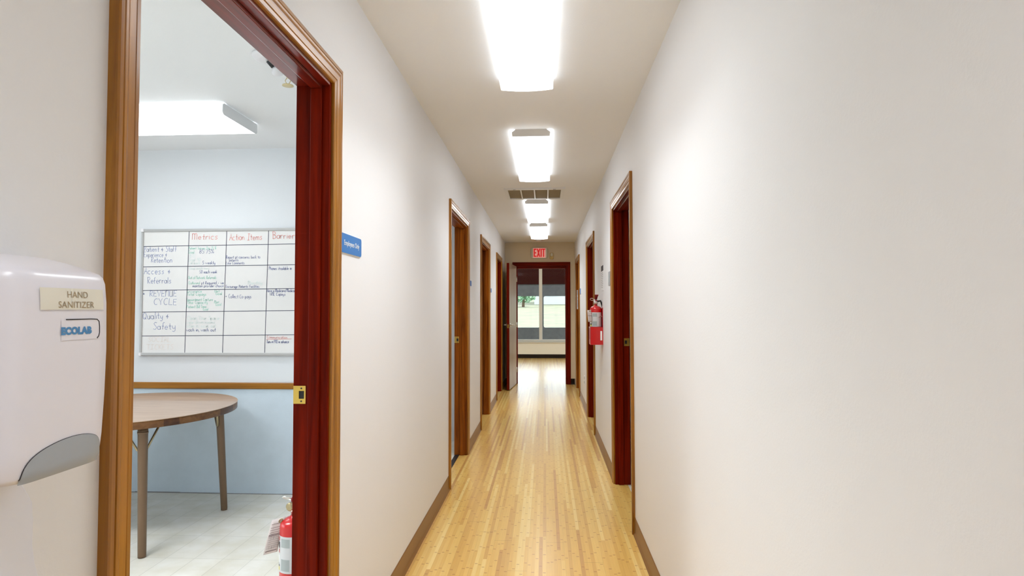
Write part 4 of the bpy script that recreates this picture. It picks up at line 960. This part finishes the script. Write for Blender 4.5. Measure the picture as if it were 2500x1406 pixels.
# ------------------------------------------------------------------ round folding table
TX, TY, TZ, TR = -2.51, 3.455, 0.712, 0.612
tb = root('round_table', (TX, TY, 0), 'round wood laminate folding table under the whiteboard', 'table')
bm = BM(); lathe(bm, (TX, TY, TZ), [(TR-0.003, -0.004), (TR, -0.002), (TR, 0.0), (TR-0.001, 0.0005)], 96); mk('table_top', bm, 'laminate', parent=tb)
bm = BM(); lathe(bm, (TX, TY, TZ), [(TR-0.02, -0.042), (TR-0.003, -0.042), (TR-0.0015, -0.040), (TR-0.0015, -0.004), (TR-0.02, -0.004)], 96)
blk_ = []
while len(blk_) < 97: blk_ += [random.choice((0, 1, 1))]*random.randint(2, 5)
for f in bm.faces:
    c_ = f.calc_center_median(); f.material_index = blk_[int((math.atan2(c_.y-TY, c_.x-TX)+math.pi)/(2*math.pi)*95.99)]
o = mk('edge_band', bm, ['edge_wood', 'edge_wood_light'], parent=tb); o['label'] = 'dark butcher-block edge band'
bm = BM(); box(bm, TX-0.40, TX+0.40, TY-0.36, TY+0.36, TZ-0.044, TZ-0.0425+0.0); mk('under_panel', bm, 'black', parent=tb)
for (lx, ly) in ((-2.108, 3.049), (-2.075, 3.789), (2*TX+2.108, 3.86), (2*TX+2.075, 3.12)):
    rad = Vector((lx-TX, ly-TY, 0)).normalized(); tan = Vector((-rad.y, rad.x, 0))
    b = Vector((lx, ly, 0)); tp = b-rad*0.035+Vector((0, 0, TZ-0.042))
    bm = BM(); tube(bm, [b, b+Vector((0, 0, 0.012)), tp-Vector((0, 0, 0.03)), tp], [0.0195, 0.020, 0.0245, 0.0245], 20); lg = mk('leg', bm, 'leg', parent=tb)
    bm = BM(); q = tp-Vector((0, 0, 0.035)); tube(bm, [q, q+Vector((0, 0, 0.012))], 0.0262, 20); mk('collar', bm, 'leg', parent=lg)
    j = b+(tp-b)*0.80-rad*0.02
    bm = BM()
    for sgn in (-1, 1): tube(bm, [j, j+tan*sgn*0.022+Vector((0, 0, 0.012)), tp+tan*sgn*0.085-rad*0.03], 0.006, 8)
    mk('brace', bm, 'brace', parent=lg)

# ------------------------------------------------------------------ fittings on the meeting room ceiling
cf = root('ceiling_spot', (-1.243, 2.600, HC), 'round white ceiling fixture with a black socket inside the nearest doorway', 'ceiling fixture')
cx, cy = -1.243, 2.600
bm = BM(); lathe(bm, (cx, cy, HC), [(0.074, 0), (0.076, 0.006), (0.068, 0.018), (0.046, 0.024), (0.040, 0.024)], 32, axis='d'); mk('base', bm, 'white_plastic', parent=cf)
p0 = Vector((cx, cy, HC-0.018)); ax = Vector((0.55, 0.45, -0.7)).normalized()
bm = BM(); tube(bm, [p0, p0+ax*0.032], 0.019, 18); mk('socket', bm, 'black', parent=cf)
bm = BM(); rings = []
tube(bm, [p0+ax*(0.035+0.02*k) for k in (0, 0.5, 1.0, 1.5, 2.0, 2.35)], [0.018, 0.030, 0.034, 0.031, 0.020, 0.006], 20); mk('globe', bm, 'white_plastic', parent=cf)
sk = root('sprinkler_head', (-1.262, 2.835, HC), 'pale brass sprinkler head hanging inside the nearest doorway', 'sprinkler')
sx_, sy_ = -1.241, 2.790
bm = BM(); lathe(bm, (sx_, sy_, HC), [(0.022, 0), (0.022, 0.003), (0.008, 0.006), (0.007, 0.030)], 20, axis='d'); mk('stem', bm, 'sprinkler', parent=sk)
bm = BM()
for s in (-1, 1): tube(bm, [(sx_+s*0.006, sy_, HC-0.028), (sx_+s*0.014, sy_, HC-0.042), (sx_+s*0.004, sy_, HC-0.060)], 0.002, 8)
mk('yoke', bm, 'sprinkler', parent=sk)
bm = BM(); lathe(bm, (sx_, sy_, HC-0.058), [(0.005, 0), (0.012, 0.004), (0.026, 0.006), (0.027, 0.009), (0.005, 0.010)], 24, axis='d'); mk('deflector', bm, 'sprinkler', parent=sk)
